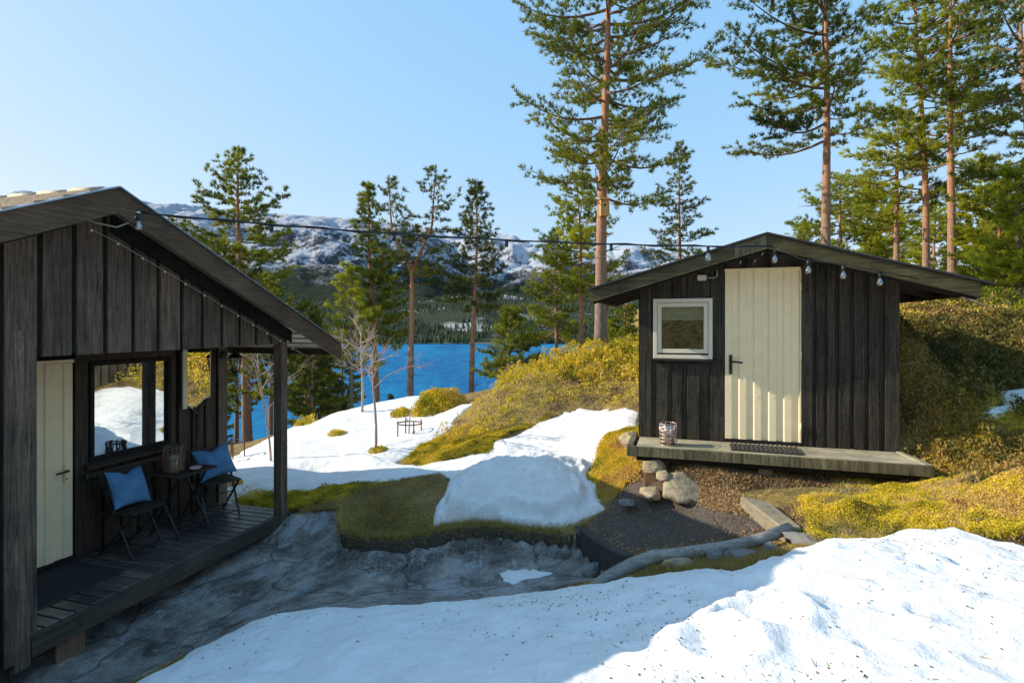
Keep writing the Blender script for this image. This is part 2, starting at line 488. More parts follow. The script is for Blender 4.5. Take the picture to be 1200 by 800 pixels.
low = [P(34, 780, -.02), P(200, 780, .03), P(300, 650, .0), P(345, 640, .03), P(400, 660, .05), P(560, 680, .10), P(650, 660, .15),
       P(410, 639, .16), P(470, 647, .17), P(513, 642, .18), P(553, 637, .19), P(600, 639, .20), P(640, 644, .20), P(670, 648, .21), P(470, 662, .11), P(560, 660, .15), P(710, 676, .24), P(345, 602, .22), P(400, 600, .28),
       P(300, 728, .35), P(450, 708, .30), P(600, 695, .30), P(700, 682, .38), P(140, 800, .35), P(400, 690, .10), P(500, 690, .12)]
high = [P(403, 625, .30), P(473, 633, .31), P(530, 622, .33), P(580, 617, .36), P(647, 623, .38), P(670, 625, .40), P(450, 600, .40),
        P(420, 580, .42), P(345, 602, .24), P(520, 612, .40), P(700, 600, .52), P(600, 560, .56), P(640, 545, .62), P(500, 560, .52),
        P(450, 540, .52), P(330, 560, .33), P(270, 580, .28), P(300, 525, .25), P(440, 500, .55), P(480, 470, .75), P(560, 466, .80),
        P(400, 486, .50), P(350, 502, .35), P(600, 447, 1.48), P(700, 420, 1.92), P(740, 428, 1.88), P(740, 480, 1.35), P(500, 535, .60), P(560, 520, .78),
        P(650, 490, 1.10), P(700, 485, 1.18), P(700, 520, .98), P(740, 500, 1.2), P(640, 433, 1.65), P(580, 455, 1.25),
        P(550, 500, .85), P(530, 480, .85),
        P(680, 620, .45), P(740, 655, .58), P(715, 672, .52), P(925, 622, .86), P(800, 600, .74), P(720, 600, .62), P(780, 570, .90),
        P(850, 600, .84), P(790, 560, 1.0), P(1000, 575, 1.0), P(1080, 560, 1.06), P(900, 575, .98), P(940, 610, .95), P(1000, 600, 1.0), P(1100, 600, 1.10),
        P(1150, 500, 1.55), P(1190, 480, 1.68), P(1150, 560, 1.30), P(1200, 560, 1.38), P(1200, 622, 1.12), P(1100, 615, 1.06), P(1000, 628, .96),
        P(900, 650, .88), P(800, 667, .70), P(700, 682, .52), P(600, 697, .38), P(450, 710, .33), P(300, 730, .35), P(140, 800, .35),
        P(300, 800, .55), P(600, 800, .85), P(900, 760, 1.02), P(1190, 800, 1.18), P(900, 700, .98), P(1100, 700, 1.12), P(600, 740, .62), P(450, 740, .5),
        P(1120, 440, 1.95), P(1150, 490, 1.50), P(1060, 510, 1.15), P(1060, 385, 2.60),
        (5.5, 8.5, 2.3), (8, 8, 2.5), (8, 5, 2.0), (5.2, 9.5, 2.5), (3.0, 8.6, 1.7), (3.2, 7.4, 1.3), (2.2, 7.2, 1.25), (5.8, 10.5, 2.7),
        (0, 0, 1.05), (1.5, .5, 1.12), (-1.5, .5, .8), (-3, 1, .3), (3, 0, 1.25), (6, 1, 1.4), (6, 3, 1.6),
        (-3.2, 4, -.02), (-4, 3, 0), (-5, 5, 0), (-5, 8, .1), (-3.5, 7.5, .15), (-6, 11, .0), (-3, 6.5, .05), (-2.8, 7.2, .18)]
def base_h(x, y):
    r = sstep(1.0, 6.0, x - 0.10 * np.maximum(y - 12, 0))
    yc = 12.5 + 0 * x
    left = 0.55 - 0.6 * sstep(-1, -7, x) - 0.30 * np.maximum(y - yc, 0)
    right = 2.65 + 0.03 * (y - 9) - 0.34 * np.maximum(y - 36, 0) - 0.0 * x
    right = np.where(y < 9, 2.65 - 0.15 * (9 - y), right)
    right = np.maximum(right, 0.4 + 0.8 * sstep(0, 4, x) - 0.3 * np.maximum(y - 36, 0))
    z = left * (1 - r) + right * r
    z = z + np.where(y < -5, np.minimum(.5 * (-5 - y), 9), 0)
    z = z + 0.5 * fbm(x * 0.11 + 3, y * 0.11, octv=3) * sstep(14, 30, np.hypot(x, y))
    return np.maximum(z, -37.0)
bpts = []
for x in (-12, -8, -4, 0, 4, 8, 12):
    for y in (-6, -2, 15, 18, 22):
        bpts.append((x, y))
for y in (2, 6, 10):
    bpts += [(-12, y), (12, y), (-9, y)]
bz = base_h(np.array([p[0] for p in bpts], float), np.array([p[1] for p in bpts], float))
bset = [(p[0], p[1], z if p[1] > 0 or p[0] > 3 else .7) for p, z in zip(bpts, bz)]
def tps(pts, lam=0.002):
    p = np.array(pts, float); n = len(p)
    d = np.hypot(p[:, None, 0] - p[None, :, 0], p[:, None, 1] - p[None, :, 1])
    K = np.where(d > 0, d * d * np.log(d + 1e-12), 0) + lam * np.eye(n)
    Q = np.c_[np.ones(n), p[:, :2]]
    A = np.block([[K, Q], [Q.T, np.zeros((3, 3))]])
    w = np.linalg.solve(A, np.r_[p[:, 2], 0, 0, 0])
    def f(x, y):
        x = np.asarray(x, float); y = np.asarray(y, float)
        sh = x.shape; x = x.ravel(); y = y.ravel(); out = np.zeros(len(x))
        for i in range(0, len(x), 20000):
            xx, yy = x[i:i + 20000], y[i:i + 20000]
            dd = np.hypot(xx[:, None] - p[None, :, 0], yy[:, None] - p[None, :, 1])
            out[i:i + 20000] = (np.where(dd > 0, dd * dd * np.log(dd + 1e-12), 0) @ w[:n]) + w[n] + w[n + 1] * xx + w[n + 2] * yy
        return out.reshape(sh)
    return f
f_hi = tps(high + bset)
f_lo = tps(low + [(x, y, z) for x, y, z in high if x < -2.4] + bset)
def H_hi(x, y):
    x = np.asarray(x, float); y = np.asarray(y, float)
    inside = sstep(-12, -8, x) * (1 - sstep(8, 12, x)) * (1 - sstep(15, 19, y)) * sstep(-6, -2, y)
    b = base_h(x, y)
    h = np.where(inside > 0, f_hi(np.clip(x, -13, 13), np.clip(y, -7, 20)), 0)
    h = h * inside + b * (1 - inside)
    near = 1 - sstep(14, 18, np.hypot(x, y))
    return h + near * (0.035 * fbm(x * 1.3, y * 1.3, octv=4))

def cast(u, v, zfun=None):
    """where the line of sight through a pixel of the photo meets the ground"""
    zf = zfun or H_hi
    d = np.exp(np.linspace(math.log(1.2), math.log(60), 1500))
    x = (u - CX) / F * d; z = EYE - (v - HY) / F * d
    g = zf(x, d)
    i = int(np.argmax(z < g)) if np.any(z < g) else len(d) - 1
    return float(x[i]), float(d[i])
def poly_w(pts): return np.array([cast(u, v) for u, v in pts])
def sdist(poly, x, y):
    """signed distance, positive inside"""
    x = np.asarray(x, float); y = np.asarray(y, float); sh = x.shape; x = x.ravel(); y = y.ravel()
    best = np.full(len(x), 1e9); ins = np.zeros(len(x), bool)
    n = len(poly)
    for i in range(n):
        ax, ay = poly[i]; bx, by = poly[(i + 1) % n]
        ex, ey = bx - ax, by - ay
        L = ex * ex + ey * ey + 1e-12
        t = np.clip(((x - ax) * ex + (y - ay) * ey) / L, 0, 1)
        best = np.minimum(best, np.hypot(x - ax - t * ex, y - ay - t * ey))
        c = ((ay > y) != (by > y))
        with np.errstate(divide='ignore', invalid='ignore'):
            xi = ax + (y - ay) * ex / (ey if abs(ey) > 1e-12 else 1e-12)
        ins ^= (c & (x < xi))
    return np.where(ins, best, -best).reshape(sh)

# kerb line of the lawn and edge of the walkway (world coordinates)
KERB = [P(u, v, z)[:2] for u, v, z in [(400, 604, .27), (399, 615, .28), (403, 625, .30), (430, 632, .30), (473, 633, .31), (507, 628, .32), (530, 622, .33), (553, 617, .35),
        (580, 617, .36), (613, 621, .37), (647, 623, .38), (670, 625, .40)]]
WALL = [P(677, 617, .44)[:2], P(738, 653, .57)[:2]]
tail = [P(712, 676, .50)[:2], P(690, 684, .45)[:2], P(600, 700, .38)[:2], P(450, 714, .33)[:2], P(300, 734, .35)[:2], P(200, 775, .35)[:2], (-2.6, 3.0), (-3.2, 1.8), (-6, 1.8), (-6, 8), (-2.75, 7.3)]
PIT = np.array([P(345, 602, .24)[:2]] + KERB + WALL + tail)
def H(x, y):
    hh = H_hi(x, y)
    x = np.asarray(x, float); y = np.asarray(y, float)
    m = (np.abs(x) < 9) & (y < 12) & (y > 0)
    sd = np.full(x.shape, -9.0)
    if np.any(m):
        sd[m] = sdist(PIT, x[m], y[m])
        w = sstep(-0.02, 0.05, sd)
        lo = np.where(w > 0, f_lo(x, y) + 0.03 * fbm(x * 2.1, y * 2.1, 4.0, 4) - 0.0, 0)
        hh = hh * (1 - w) + np.minimum(lo, hh + .02) * w
    return hh
def Hs(x, y): return float(H(np.array([x]), np.array([y]))[0])

# regions traced on the photo, projected on the ground
RAMP = poly_w([(678, 618), (705, 597), (722, 572), (745, 558), (790, 566), (850, 585), (905, 603), (925, 618), (850, 636), (760, 650), (738, 653)])
HEATH = poly_w([(505, 522), (545, 500), (560, 478), (585, 455), (620, 432), (660, 418), (700, 408), (760, 408), (790, 470), (748, 478), (700, 474), (650, 482), (610, 498), (570, 510), (530, 524)])
LAWN = poly_w([(344, 602), (344, 578), (400, 570), (470, 562), (515, 556), (540, 590), (690, 600), (710, 560), (735, 560), (705, 600), (677, 622), (580, 620), (500, 632), (420, 632), (400, 606)])

# ------------------------------------------------------------------ the ground sheet
def axis(a, b, step, far_lo, far_hi, g=1.22):
    mid = list(np.arange(a, b + 1e-6, step))
    lo, hi, s = [], [], step
    p = a
    while p > far_lo: s *= g; p -= s; lo.append(p)
    s = step; p = b
    while p < far_hi: s *= g; p += s; hi.append(p)
    return np.array(lo[::-1] + mid + hi)
gx = axis(-6, 8, 0.05, -900, 900); gy = axis(0.3, 13.5, 0.05, -60, 420)
GX, GY = np.meshgrid(gx, gy)
GZ = H(GX, GY)
def grid_faces(nx, ny, keep=None):
    i = np.arange(nx * ny).reshape(ny, nx)
    f = np.stack([i[:-1, :-1], i[:-1, 1:], i[1:, 1:], i[1:, :-1]], -1).reshape(-1, 4)
    if keep is not None: f = f[keep.ravel()]
    return f
def compact(v, f):
    u, inv = np.unique(f, return_inverse=True)
    return v[u], inv.reshape(f.shape), u
def ground_mat():
    t = NT('forest floor')
    v = t.coord()
    n = t.noise(v, 3.5, 6, 0.6); n2 = t.noise(v, 22, 6, 0.7); n3 = t.noise(v, 1.1, 4)
    a = t.attr('wet'); ar = t.attr('ramp')
    moss = t.ramp(n2, [(0.30, (0.10, 0.07, 0.025)), (0.5, (0.26, 0.18, 0.05)), (0.7, (0.46, 0.32, 0.09))])
    brown = t.ramp(n2, [(0.3, (0.05, 0.035, 0.02)), (0.7, (0.17, 0.11, 0.06))])
    soil = t.mix(t.ramp(n, [(0.45, (0, 0, 0)), (0.62, (1, 1, 1))]), moss, brown)
    # wet bedrock with thin refrozen ice
    vr = t.coord((1, 1, 1))
    nr = t.noise(vr, 2.4, 10, 0.74, 0.15); ng = t.noise(vr, 120, 3, 0.8)
    rock = t.ramp(nr, [(0.32, (0.045, 0.039, 0.034)), (0.46, (0.19, 0.17, 0.155)), (0.64, (0.46, 0.43, 0.40))])
    rock = t.mix(1.0, rock, t.ramp(ng, [(0.35, (0.45, 0.45, 0.45)), (0.65, (1.7, 1.66, 1.6))]), 'MULTIPLY')
    ni = t.noise(t.coord((1.3, 1.0, 1)), 1.9, 10, 0.76, 0.15)
    ice = t.ramp(ni, [(0.545, (0, 0, 0)), (0.585, (0.8, 0.8, 0.8))])
    rock = t.mix(ice, rock, (0.44, 0.45, 0.47))
    vo = t.new('ShaderNodeTexVoronoi'); vo.feature = 'DISTANCE_TO_EDGE'; vo.inputs['Scale'].default_value = 1.15
    wv = t.mix(0.22, vr, t.noise(vr, 4, 4))
    t.link(wv, vo.inputs['Vector'])
    crack = t.ramp(vo.outputs['Distance'], [(0.0, (0.12, 0.12, 0.12)), (0.022, (1, 1, 1))])
    rock = t.mix(0.55, rock, crack, 'MULTIPLY')
    gravel = t.ramp(ng, [(0.3, (0.03, 0.024, 0.019)), (0.52, (0.095, 0.076, 0.06)), (0.68, (0.32, 0.26, 0.20))])
    gravel = t.mix(t.ramp(n2, [(0.58, (0, 0, 0)), (0.72, (0.7, 0.7, 0.7))]), gravel, (0.09, 0.055, 0.035))
    c = soil
    fw = t.math('ADD', a.outputs['Fac'], t.math('MULTIPLY', t.math('SUBTRACT', n2, 0.5), 0.9))
    fw = t.ramp(fw, [(0.45, (0, 0, 0)), (0.55, (1, 1, 1))])
    fr = t.math('ADD', ar.outputs['Fac'], t.math('MULTIPLY', t.math('SUBTRACT', n2, 0.5), 1.3))
    fr = t.math('ADD', fr, t.math('MULTIPLY', t.math('SUBTRACT', n, 0.5), 0.9))
    fr = t.ramp(fr, [(0.45, (0, 0, 0)), (0.55, (1, 1, 1))])
    c = t.mix(fr, c, gravel); c = t.mix(fw, c, rock)
    t.col(c)
    rr = t.mix(fw, (0.95,) * 3, t.ramp(ni, [(0.5, (0.55,) * 3), (0.62, (0.28,) * 3)]))
    t.rough(rr); t.spec(0.35)
    h = t.math('ADD', nr, t.math('MULTIPLY', n2, 0.5)); h = t.math('ADD', h, t.math('MULTIPLY', ng, 0.12))
    h = t.math('ADD', h, t.math('MULTIPLY', crack, 0.35))
    t.bump(h, 0.9, 0.05)
    return t.m
M['ground'] = ground_mat()
V = np.stack([GX, GY, GZ], -1).reshape(-1, 3)
terr = np_mesh('ground', V, grid_faces(len(gx), len(gy)), M['ground'], smooth=True)
near = ((np.abs(GX) < 9) & (GY < 14)).ravel()
def put_attr(o, name, poly, w=0.06):
    val = np.zeros(len(V), np.float32)
    val[near] = sstep(-w, w, sdist(poly, V[near, 0], V[near, 1]))
    at = o.data.attributes.new(name, 'FLOAT', 'POINT'); at.data.foreach_set('value', val)
put_attr(terr, 'wet', PIT); put_attr(terr, 'ramp', RAMP, 0.24)
tag(terr, kind='structure')

# ------------------------------------------------------------------ snow sheets
def snow(name, poly, T, res, mat, edge=0.12, rag=0.07, lump=0.03, extra=None, freq=3.0, margin=0.10):
    x0, y0 = poly.min(0) - margin * 2; x1, y1 = poly.max(0) + margin * 2
    xs = np.arange(x0, x1, res); ys = np.arange(y0, y1, res)
    X, Y = np.meshgrid(xs, ys)
    sd = sdist(poly, X, Y) + rag * fbm(X * 2.6, Y * 2.6, 2.0, 5, gain=0.6)
    g = H(X, Y)
    TT = T(X, Y) if callable(T) else T
    th = TT * (1 - np.exp(-np.maximum(sd, 0) / edge))
    th = np.where(sd < 0, sd * 2.2 - .012, th)
    k = sstep(0, 0.25, sd)
    z = g + th + lump * fbm(X * freq, Y * freq, 7.0, 5, gain=0.55) * k
    if extra is not None: z = z + extra(X, Y, sd)
    keep = sd > -margin
    kf = keep[:-1, :-1] | keep[1:, :-1] | keep[:-1, 1:] | keep[1:, 1:]
    v = np.stack([X, Y, z], -1).reshape(-1, 3)
    v, f, _ = compact(v, grid_faces(len(xs), len(ys), kf))
    o = np_mesh(name, v, f, mat, smooth=True)
    tag(o, kind='structure')
    return o
def field(poly, X, Y, T, edge): return T * (1 - np.exp(-np.maximum(sdist(poly, X, Y), 0) / edge))

fg = [P(u, v, z)[:2] for u, v, z in [(140, 800, .50), (200, 772, .46), (250, 748, .44), (300, 730, .42), (345, 722, .42), (400, 714, .41), (450, 710, .41), (520, 703, .43), (600, 697, .47),
      (660, 688, .53), (700, 682, .60), (750, 675, .70), (800, 668, .80), (830, 660, .86), (862, 668, .88), (900, 652, .94), (940, 640, .97), (965, 628, 1.0), (1000, 622, 1.04), (1060, 615, 1.08), (1120, 613, 1.12), (1160, 619, 1.16), (1200, 625, 1.2), (1260, 632, 1.25)]]
FG = np.array(fg + [(5.5, 3.6), (6.5, 0), (3, -2.5), (-2, -2.5), (-2.6, 0), (-2.5, 2.0), (-2.35, 2.8)])
pits = [(P(885, 722, 1.1)[:2], .16, .15, .5), (P(905, 742, 1.1)[:2], .12, .11, .3), (P(830, 755, 1.1)[:2], .15, .10, .2), (P(850, 775, 1.1)[:2], .13, .09, 0),
        (P(1005, 650, 1.1)[:2], .10, .04, 0), (P(965, 700, 1.1)[:2], .12, .03, 0), (P(1120, 655, 1.15)[:2], .12, .03, 0), (P(760, 770, 1.0)[:2], .12, .04, 0), (P(700, 740, .9)[:2], .14, .03, 0),
        (P(1010, 760, 1.15)[:2], .16, .025, 0), (P(1130, 740, 1.2)[:2], .15, .03, 0), (P(790, 705, .9)[:2], .10, .025, 0)]
def fg_extra(X, Y, sd):
    z = 0
    for (px, py), r, dep, _ in pits:
        wob = 0.25 * fbm(X * 7, Y * 7, 1.0, 3)
        q = np.hypot(X - px, (Y - py) * 1.5) / r + wob
        z = z - dep * np.exp(-q * q * 1.2) + dep * 0.35 * np.exp(-((q - 1.6) ** 2) * 3)
    rough = (.25 + sstep(.2, 1.4, X)) * 0.022 * fbm(X * 6.5, Y * 6.5, 3.0, 5, gain=.6) - .035 * sstep(.25, .6, fbm(X * 3.1, Y * 4.2, 12.0, 4)) + 0.006 * fbm(X * 18, Y * 18, 3.0, 3)
    return z + rough * sstep(0, .2, sd)
FGf = lambda X, Y: 0.13 + 0 * X
snow('snow_bank', FG, FGf, 0.022, M['snow'], edge=0.14, rag=0.14, lump=0.045, extra=fg_extra, freq=2.2)

S2 = poly_w([(250, 600), (300, 588), (340, 580), (380, 575), (447, 568), (490, 558), (513, 557), (540, 566), (600, 560), (660, 560), (688, 560), (697, 543), (703, 523), (712, 512), (725, 505), (748, 503),
             (749, 488), (715, 477), (676, 479), (646, 491), (605, 507), (572, 518), (573, 530), (530, 538), (495, 546), (470, 543), (507, 518), (531, 499), (536, 491), (553, 476), (560, 470), (520, 464),
             (482, 463), (455, 468), (430, 476), (405, 484), (362, 499), (340, 504), (310, 517), (262, 541), (240, 560)])
snow('snow_field', S2, 0.07, 0.035, M['snow'], edge=0.22, rag=0.20, lump=0.05, freq=1.7)
S2b = poly_w([(548, 470), (556, 464), (585, 462), (600, 461)]) 
MO = np.array([P(u, v, z)[:2] for u, v, z in [(524, 572, .48), (518, 590, .43), (508, 601, .41), (506, 618, .40), (547, 613, .42), (593, 610, .44), (640, 612, .47), (680, 607, .50),
              (706, 598, .54), (696, 578, .60), (692, 560, .70), (690, 545, .78), (650, 538, .72), (600, 540, .68), (560, 550, .60)]])
def mo_T(X, Y):
    s = sdist(MO, X, Y)
    return 0.17 + 0.20 * sstep(0.05, 0.55, s)
def mo_extra(X, Y, sd):
    # melt ledges running along the front of the mound
    z = 0.050 * np.exp(-((sd - 0.20 - .03 * fbm(X * 4, Y * 4)) / 0.035) ** 2) - 0.055 * np.exp(-((sd - 0.12 - .02 * fbm(X * 4, Y * 4)) / 0.03) ** 2)
    fr = 1 - sstep(-0.25, 0.1, Y - 6.95)
    cut = sstep(-.10, -.04, sdist(PIT, X, Y))
    return z * fr - 1.2 * cut + (0.030 * fbm(X * 9, Y * 9, 5.0, 5, gain=.65) + 0.09 * np.minimum(0, fbm(X * 5, Y * 5, 8.0, 4))) * sstep(0, .12, sd)
snow('snow_mound', MO, mo_T, 0.02, M['snow_dirty'], edge=0.07, rag=0.11, lump=0.06, extra=mo_extra, freq=3)
S3 = poly_w([(1128, 494), (1150, 503), (1172, 500), (1190, 490), (1230, 475), (1230, 452), (1190, 458), (1170, 466), (1175, 474), (1145, 484)])
snow('snow_patch', S3, 0.06, 0.03, M['snow'], edge=0.1, rag=0.12, lump=0.03)
S4 = poly_w([(584, 676), (610, 684), (645, 678), (650, 671), (600, 668), (588, 670)])
S4 = np.array([P(u, v, .13)[:2] for u, v in [(584, 672), (600, 683), (640, 680), (650, 672), (620, 668), (592, 666)]])
snow('ice_patch', S4, 0.02, 0.015, M['snow_dirty'], edge=0.06, rag=0.22, lump=0.03, freq=8)
LEFTSN = np.array([(-8, 9.5), (-3.6, 10.5), (-3.2, 8.2), (-4.2, 7.9), (-8, 8.0)])

# ------------------------------------------------------------------ lake, far shore, mountains
def water_mat():
    t = NT('lake water')
    v = t.coord((1, 0.45, 1)); n = t.noise(v, 0.35, 6, 0.7); n2 = t.noise(v, 1.6, 3, 0.6)
    big = t.noise(t.coord((1, 0.3, 1)), 0.012, 4, 0.6)
    st = t.noise(t.coord((1, 0.16, 1)), 0.22, 8, 0.75)
    big = t.math('ADD', t.math('MULTIPLY', big, 0.45), t.math('MULTIPLY', st, 0.62))
    t.col(t.ramp(big, [(0.40, (0.001, 0.075, 0.21)), (0.62, (0.012, 0.20, 0.38))]))
    t.rough(0.5); t.spec(0.05)
    h = t.math('ADD', n, t.math('MULTIPLY', n2, 0.4)); t.bump(h, 0.7, 0.6)
    return t.m
M['water'] = water_mat()
LZ = -32.0
lk = MB(); lk.add([(-3000, 30, LZ), (3000, 30, LZ), (3000, 2500, LZ), (-3000, 2500, LZ)], [(0, 1, 2, 3)])
tag(lk.build('lake', M['water']), kind='structure')

SH = F * (EYE - LZ) / (403 - HY)       # distance of the far shore
def ridge(az_u, pts):
    xs = [p[0] for p in pts]; ys = [p[1] for p in pts]
    return np.interp(az_u, xs, ys)
def mount_mat():
    t = NT('snowy mountain')
    geo = t.new('ShaderNodeNewGeometry'); sp = t.new('ShaderNodeSeparateXYZ'); t.link(geo.outputs['Position'], sp.inputs[0])
    spn = t.new('ShaderNodeSeparateXYZ'); t.link(geo.outputs['Normal'], spn.inputs[0])
    v = t.coord((0.001, 0.001, 0.001)); n = t.noise(v, 9, 10, 0.72); n2 = t.noise(v, 60, 8, 0.75); n3 = t.noise(v, 2.5, 5)
    rock = t.ramp(n2, [(0.3, (0.06, 0.065, 0.085)), (0.7, (0.20, 0.19, 0.19))])
    f = t.math('ADD', t.math('MULTIPLY', n2, 1.3), t.math('MULTIPLY', n, 0.9)); f = t.math('SUBTRACT', f, 0.22)
    f = t.math('ADD', f, t.math('MULTIPLY', t.math('SUBTRACT', spn.outputs[2], 0.8), 0.8))
    f = t.math('ADD', f, t.math('MULTIPLY', t.math('SUBTRACT', sp.outputs[2], 260), 0.0007))
    c = t.mix(t.ramp(f, [(0.80, (0, 0, 0)), (0.95, (1, 1, 1))]), rock, (0.78, 0.82, 0.90))
    zz = t.math('ADD', sp.outputs[2], t.math('MULTIPLY', t.math('SUBTRACT', n, 0.5), 260))
    g = t.ramp(n2, [(0.3, (0.015, 0.03, 0.02)), (0.6, (0.05, 0.065, 0.035)), (0.75, (0.20, 0.21, 0.22))])
    mr = t.new('ShaderNodeMapRange'); t.link(zz, mr.inputs[0]); mr.inputs[1].default_value = 165; mr.inputs[2].default_value = 235
    c = t.mix(mr.outputs[0], g, c)
    t.col(c); t.rough(0.9); t.spec(0.1)
    t.bump(t.math('ADD', n, n2), 1.0, 45)
    return t.m
M['mount'] = mount_mat()
def mountains(name, pts, r0, r1, zlow, amp, mat, seed, ur=(-500, 1900), nu=700, nr=160):
    us = np.linspace(ur[0], ur[1], nu); rs = np.linspace(0, 1, nr)
    U, T = np.meshgrid(us, rs)
    Y = r0 + (r1 - r0) * T
    X = (U - CX) / F * Y
    peak = EYE + (HY - ridge(U, pts)) / F * r1
    sh = np.sin(np.clip(T / 0.93, 0, 1) * math.pi / 2) ** 1.25
    Z = zlow + (peak - zlow) * sh
    rn = 1 - np.abs(fbm(X * 0.0016 + seed, Y * 0.0016, 1.0, 7, gain=0.55)) * 2.2
    Z = Z + amp * (rn - 0.75) * sstep(0.05, 0.5, T)
    Z = np.where(T > 0.95, Z - (T - 0.95) * 4000, Z)
    o = np_mesh(name, np.stack([X, Y, Z], -1).reshape(-1, 3), grid_faces(nu, nr), mat, smooth=True)
    tag(o, kind='structure'); return o, (us, rs, Z)
mountains('mountains', [(-600, 262), (0, 240), (180, 252), (260, 262), (330, 268), (400, 272), (470, 278), (530, 300), (560, 318), (700, 330), (1900, 330)], 1500, 3000, LZ + 20, 150, M['mount'], 3)
mountains('distant_mountains', [(-600, 330), (400, 300), (500, 276), (560, 284), (600, 290), (640, 298), (700, 312), (745, 300), (790, 308), (900, 318), (1100, 330), (1900, 320)], 2600, 5200, LZ + 20, 230, M['mount'], 11)

def shore_mat():
    t = NT('wooded far shore')
    v = t.coord((0.001, 0.001, 0.001)); n = t.noise(v, 25, 8, 0.7); n2 = t.noise(v, 160, 5, 0.7); n3 = t.noise(v, 6, 4, 0.6)
    c = t.ramp(n2, [(0.3, (0.02, 0.03, 0.018)), (0.7, (0.07, 0.075, 0.04))])
    c = t.mix(t.ramp(n3, [(0.54, (0, 0, 0)), (0.62, (0.8, 0.8, 0.8))]), c, (0.45, 0.44, 0.42))
    c = t.mix(t.ramp(n, [(0.60, (0, 0, 0)), (0.72, (0.6, 0.6, 0.6))]), c, (0.62, 0.65, 0.70))
    geo = t.new('ShaderNodeNewGeometry'); sp = t.new('ShaderNodeSeparateXYZ'); t.link(geo.outputs['Position'], sp.inputs[0])
    zz = t.math('ADD', sp.outputs[2], t.math('MULTIPLY', n2, 4))
    mr = t.new('ShaderNodeMapRange'); t.link(zz, mr.inputs[0]); mr.inputs[1].default_value = LZ + 3.0; mr.inputs[2].default_value = LZ + 4.5
    c = t.mix(mr.outputs[0], (0.34, 0.31, 0.26), c)
    t.col(c); t.rough(0.95); t.spec(0.1); t.bump(n2, 0.8, 6)
    return t.m
M['shore'] = shore_mat()
hp = [(-600, 345), (300, 345), (395, 352), (450, 348), (500, 352), (560, 345), (620, 350), (680, 350), (760, 345), (900, 330), (1900, 320)]
_, (hus, hrs, hZ) = mountains('wooded_hills', hp, SH, SH * 2.0, LZ + 1.0, 26, M['shore'], 5, nu=500, nr=90)
# conifers of the far-off wood: one mass of tiny spiky crowns
def far_forest(n=9000):
    u = rng.uniform(150, 900, n); t = rng.random(n) ** 1.3 * 0.92
    Yd = SH + SH * t
    iu = (u - hus[0]) / (hus[1] - hus[0]); it = t * (len(hrs) - 1)
    Zs = hZ[np.clip(it.astype(int), 0, len(hrs) - 1), np.clip(iu.astype(int), 0, len(hus) - 1)]
    X = (u - CX) / F * Yd
    clear = (fbm(X * 0.012, Yd * 0.012, 9.0, 3) > 0.22)
    ok = ~clear; X, Yd, Zs = X[ok], Yd[ok], Zs[ok]; m = len(X)
    h = rng.uniform(7, 15, m) ; r = h * rng.uniform(.16, .30, m)
    vs = []; k = 6
    a0 = rng.random(m) * 6.28
    vert = np.zeros((m, 3 * (k + 1), 3)); fc = []
    for L, (zb, zt, rr) in enumerate([(0.05, 0.55, 1.0), (0.32, 0.8, 0.75), (0.6, 1.05, 0.48)]):
        for j in range(k):
            a = a0 + 2 * math.pi * j / k + L
            rj = r * rr * rng.uniform(.7, 1.25, m)
            vert[:, L * (k + 1) + j] = np.stack([X + np.cos(a) * rj, Yd + np.sin(a) * rj, Zs + h * zb * rng.uniform(.8, 1.1, m)], -1)
        vert[:, L * (k + 1) + k] = np.stack([X, Yd, Zs + h * zt], -1)
        for j in range(k): fc.append((L * (k + 1) + j, L * (k + 1) + (j + 1) % k, L * (k + 1) + k))
    fc = np.array(fc)
    f = (fc[None] + (np.arange(m) * vert.shape[1])[:, None, None]).reshape(-1, 3)
    tint = np.repeat(np.clip(0.45 + 0.5 * fbm(X * .03, Yd * .03) + rng.normal(0, .2, m), 0, 1), vert.shape[1])
    o = np_mesh('far_forest', vert.reshape(-1, 3), f, M['forest'], tint=tint)
    tag(o, 'dark conifer wood covering the far shore of the lake', 'forest', kind='stuff')
far_forest()

# ------------------------------------------------------------------ trees
def blades(pos, dirs, K, L, W, spread, tintb, rg):
    """needle tufts: K thin triangles at every pos, leaning along dirs"""
    n = len(pos)
    d = np.repeat(dirs, K, 0) + rg.normal(0, spread, (n * K, 3))
    d /= np.linalg.norm(d, axis=1, keepdims=True) + 1e-9
    s = np.cross(d, rg.normal(0, 1, (n * K, 3))); s /= np.linalg.norm(s, axis=1, keepdims=True) + 1e-9
    p = np.repeat(pos, K, 0) + rg.normal(0, L * 0.12, (n * K, 3))
    ln = L * rg.uniform(.6, 1.25, (n * K, 1)); w = W * rg.uniform(.7, 1.3, (n * K, 1))
    v = np.stack([p - s * w * .5, p + s * w * .5, p + d * ln], 1)
    f = np.arange(n * K * 3).reshape(-1, 3)
    t = np.repeat(np.clip(np.repeat(tintb, K) + rg.normal(0, .10, n * K), 0, 1), 3)
    return v.reshape(-1, 3), f, t

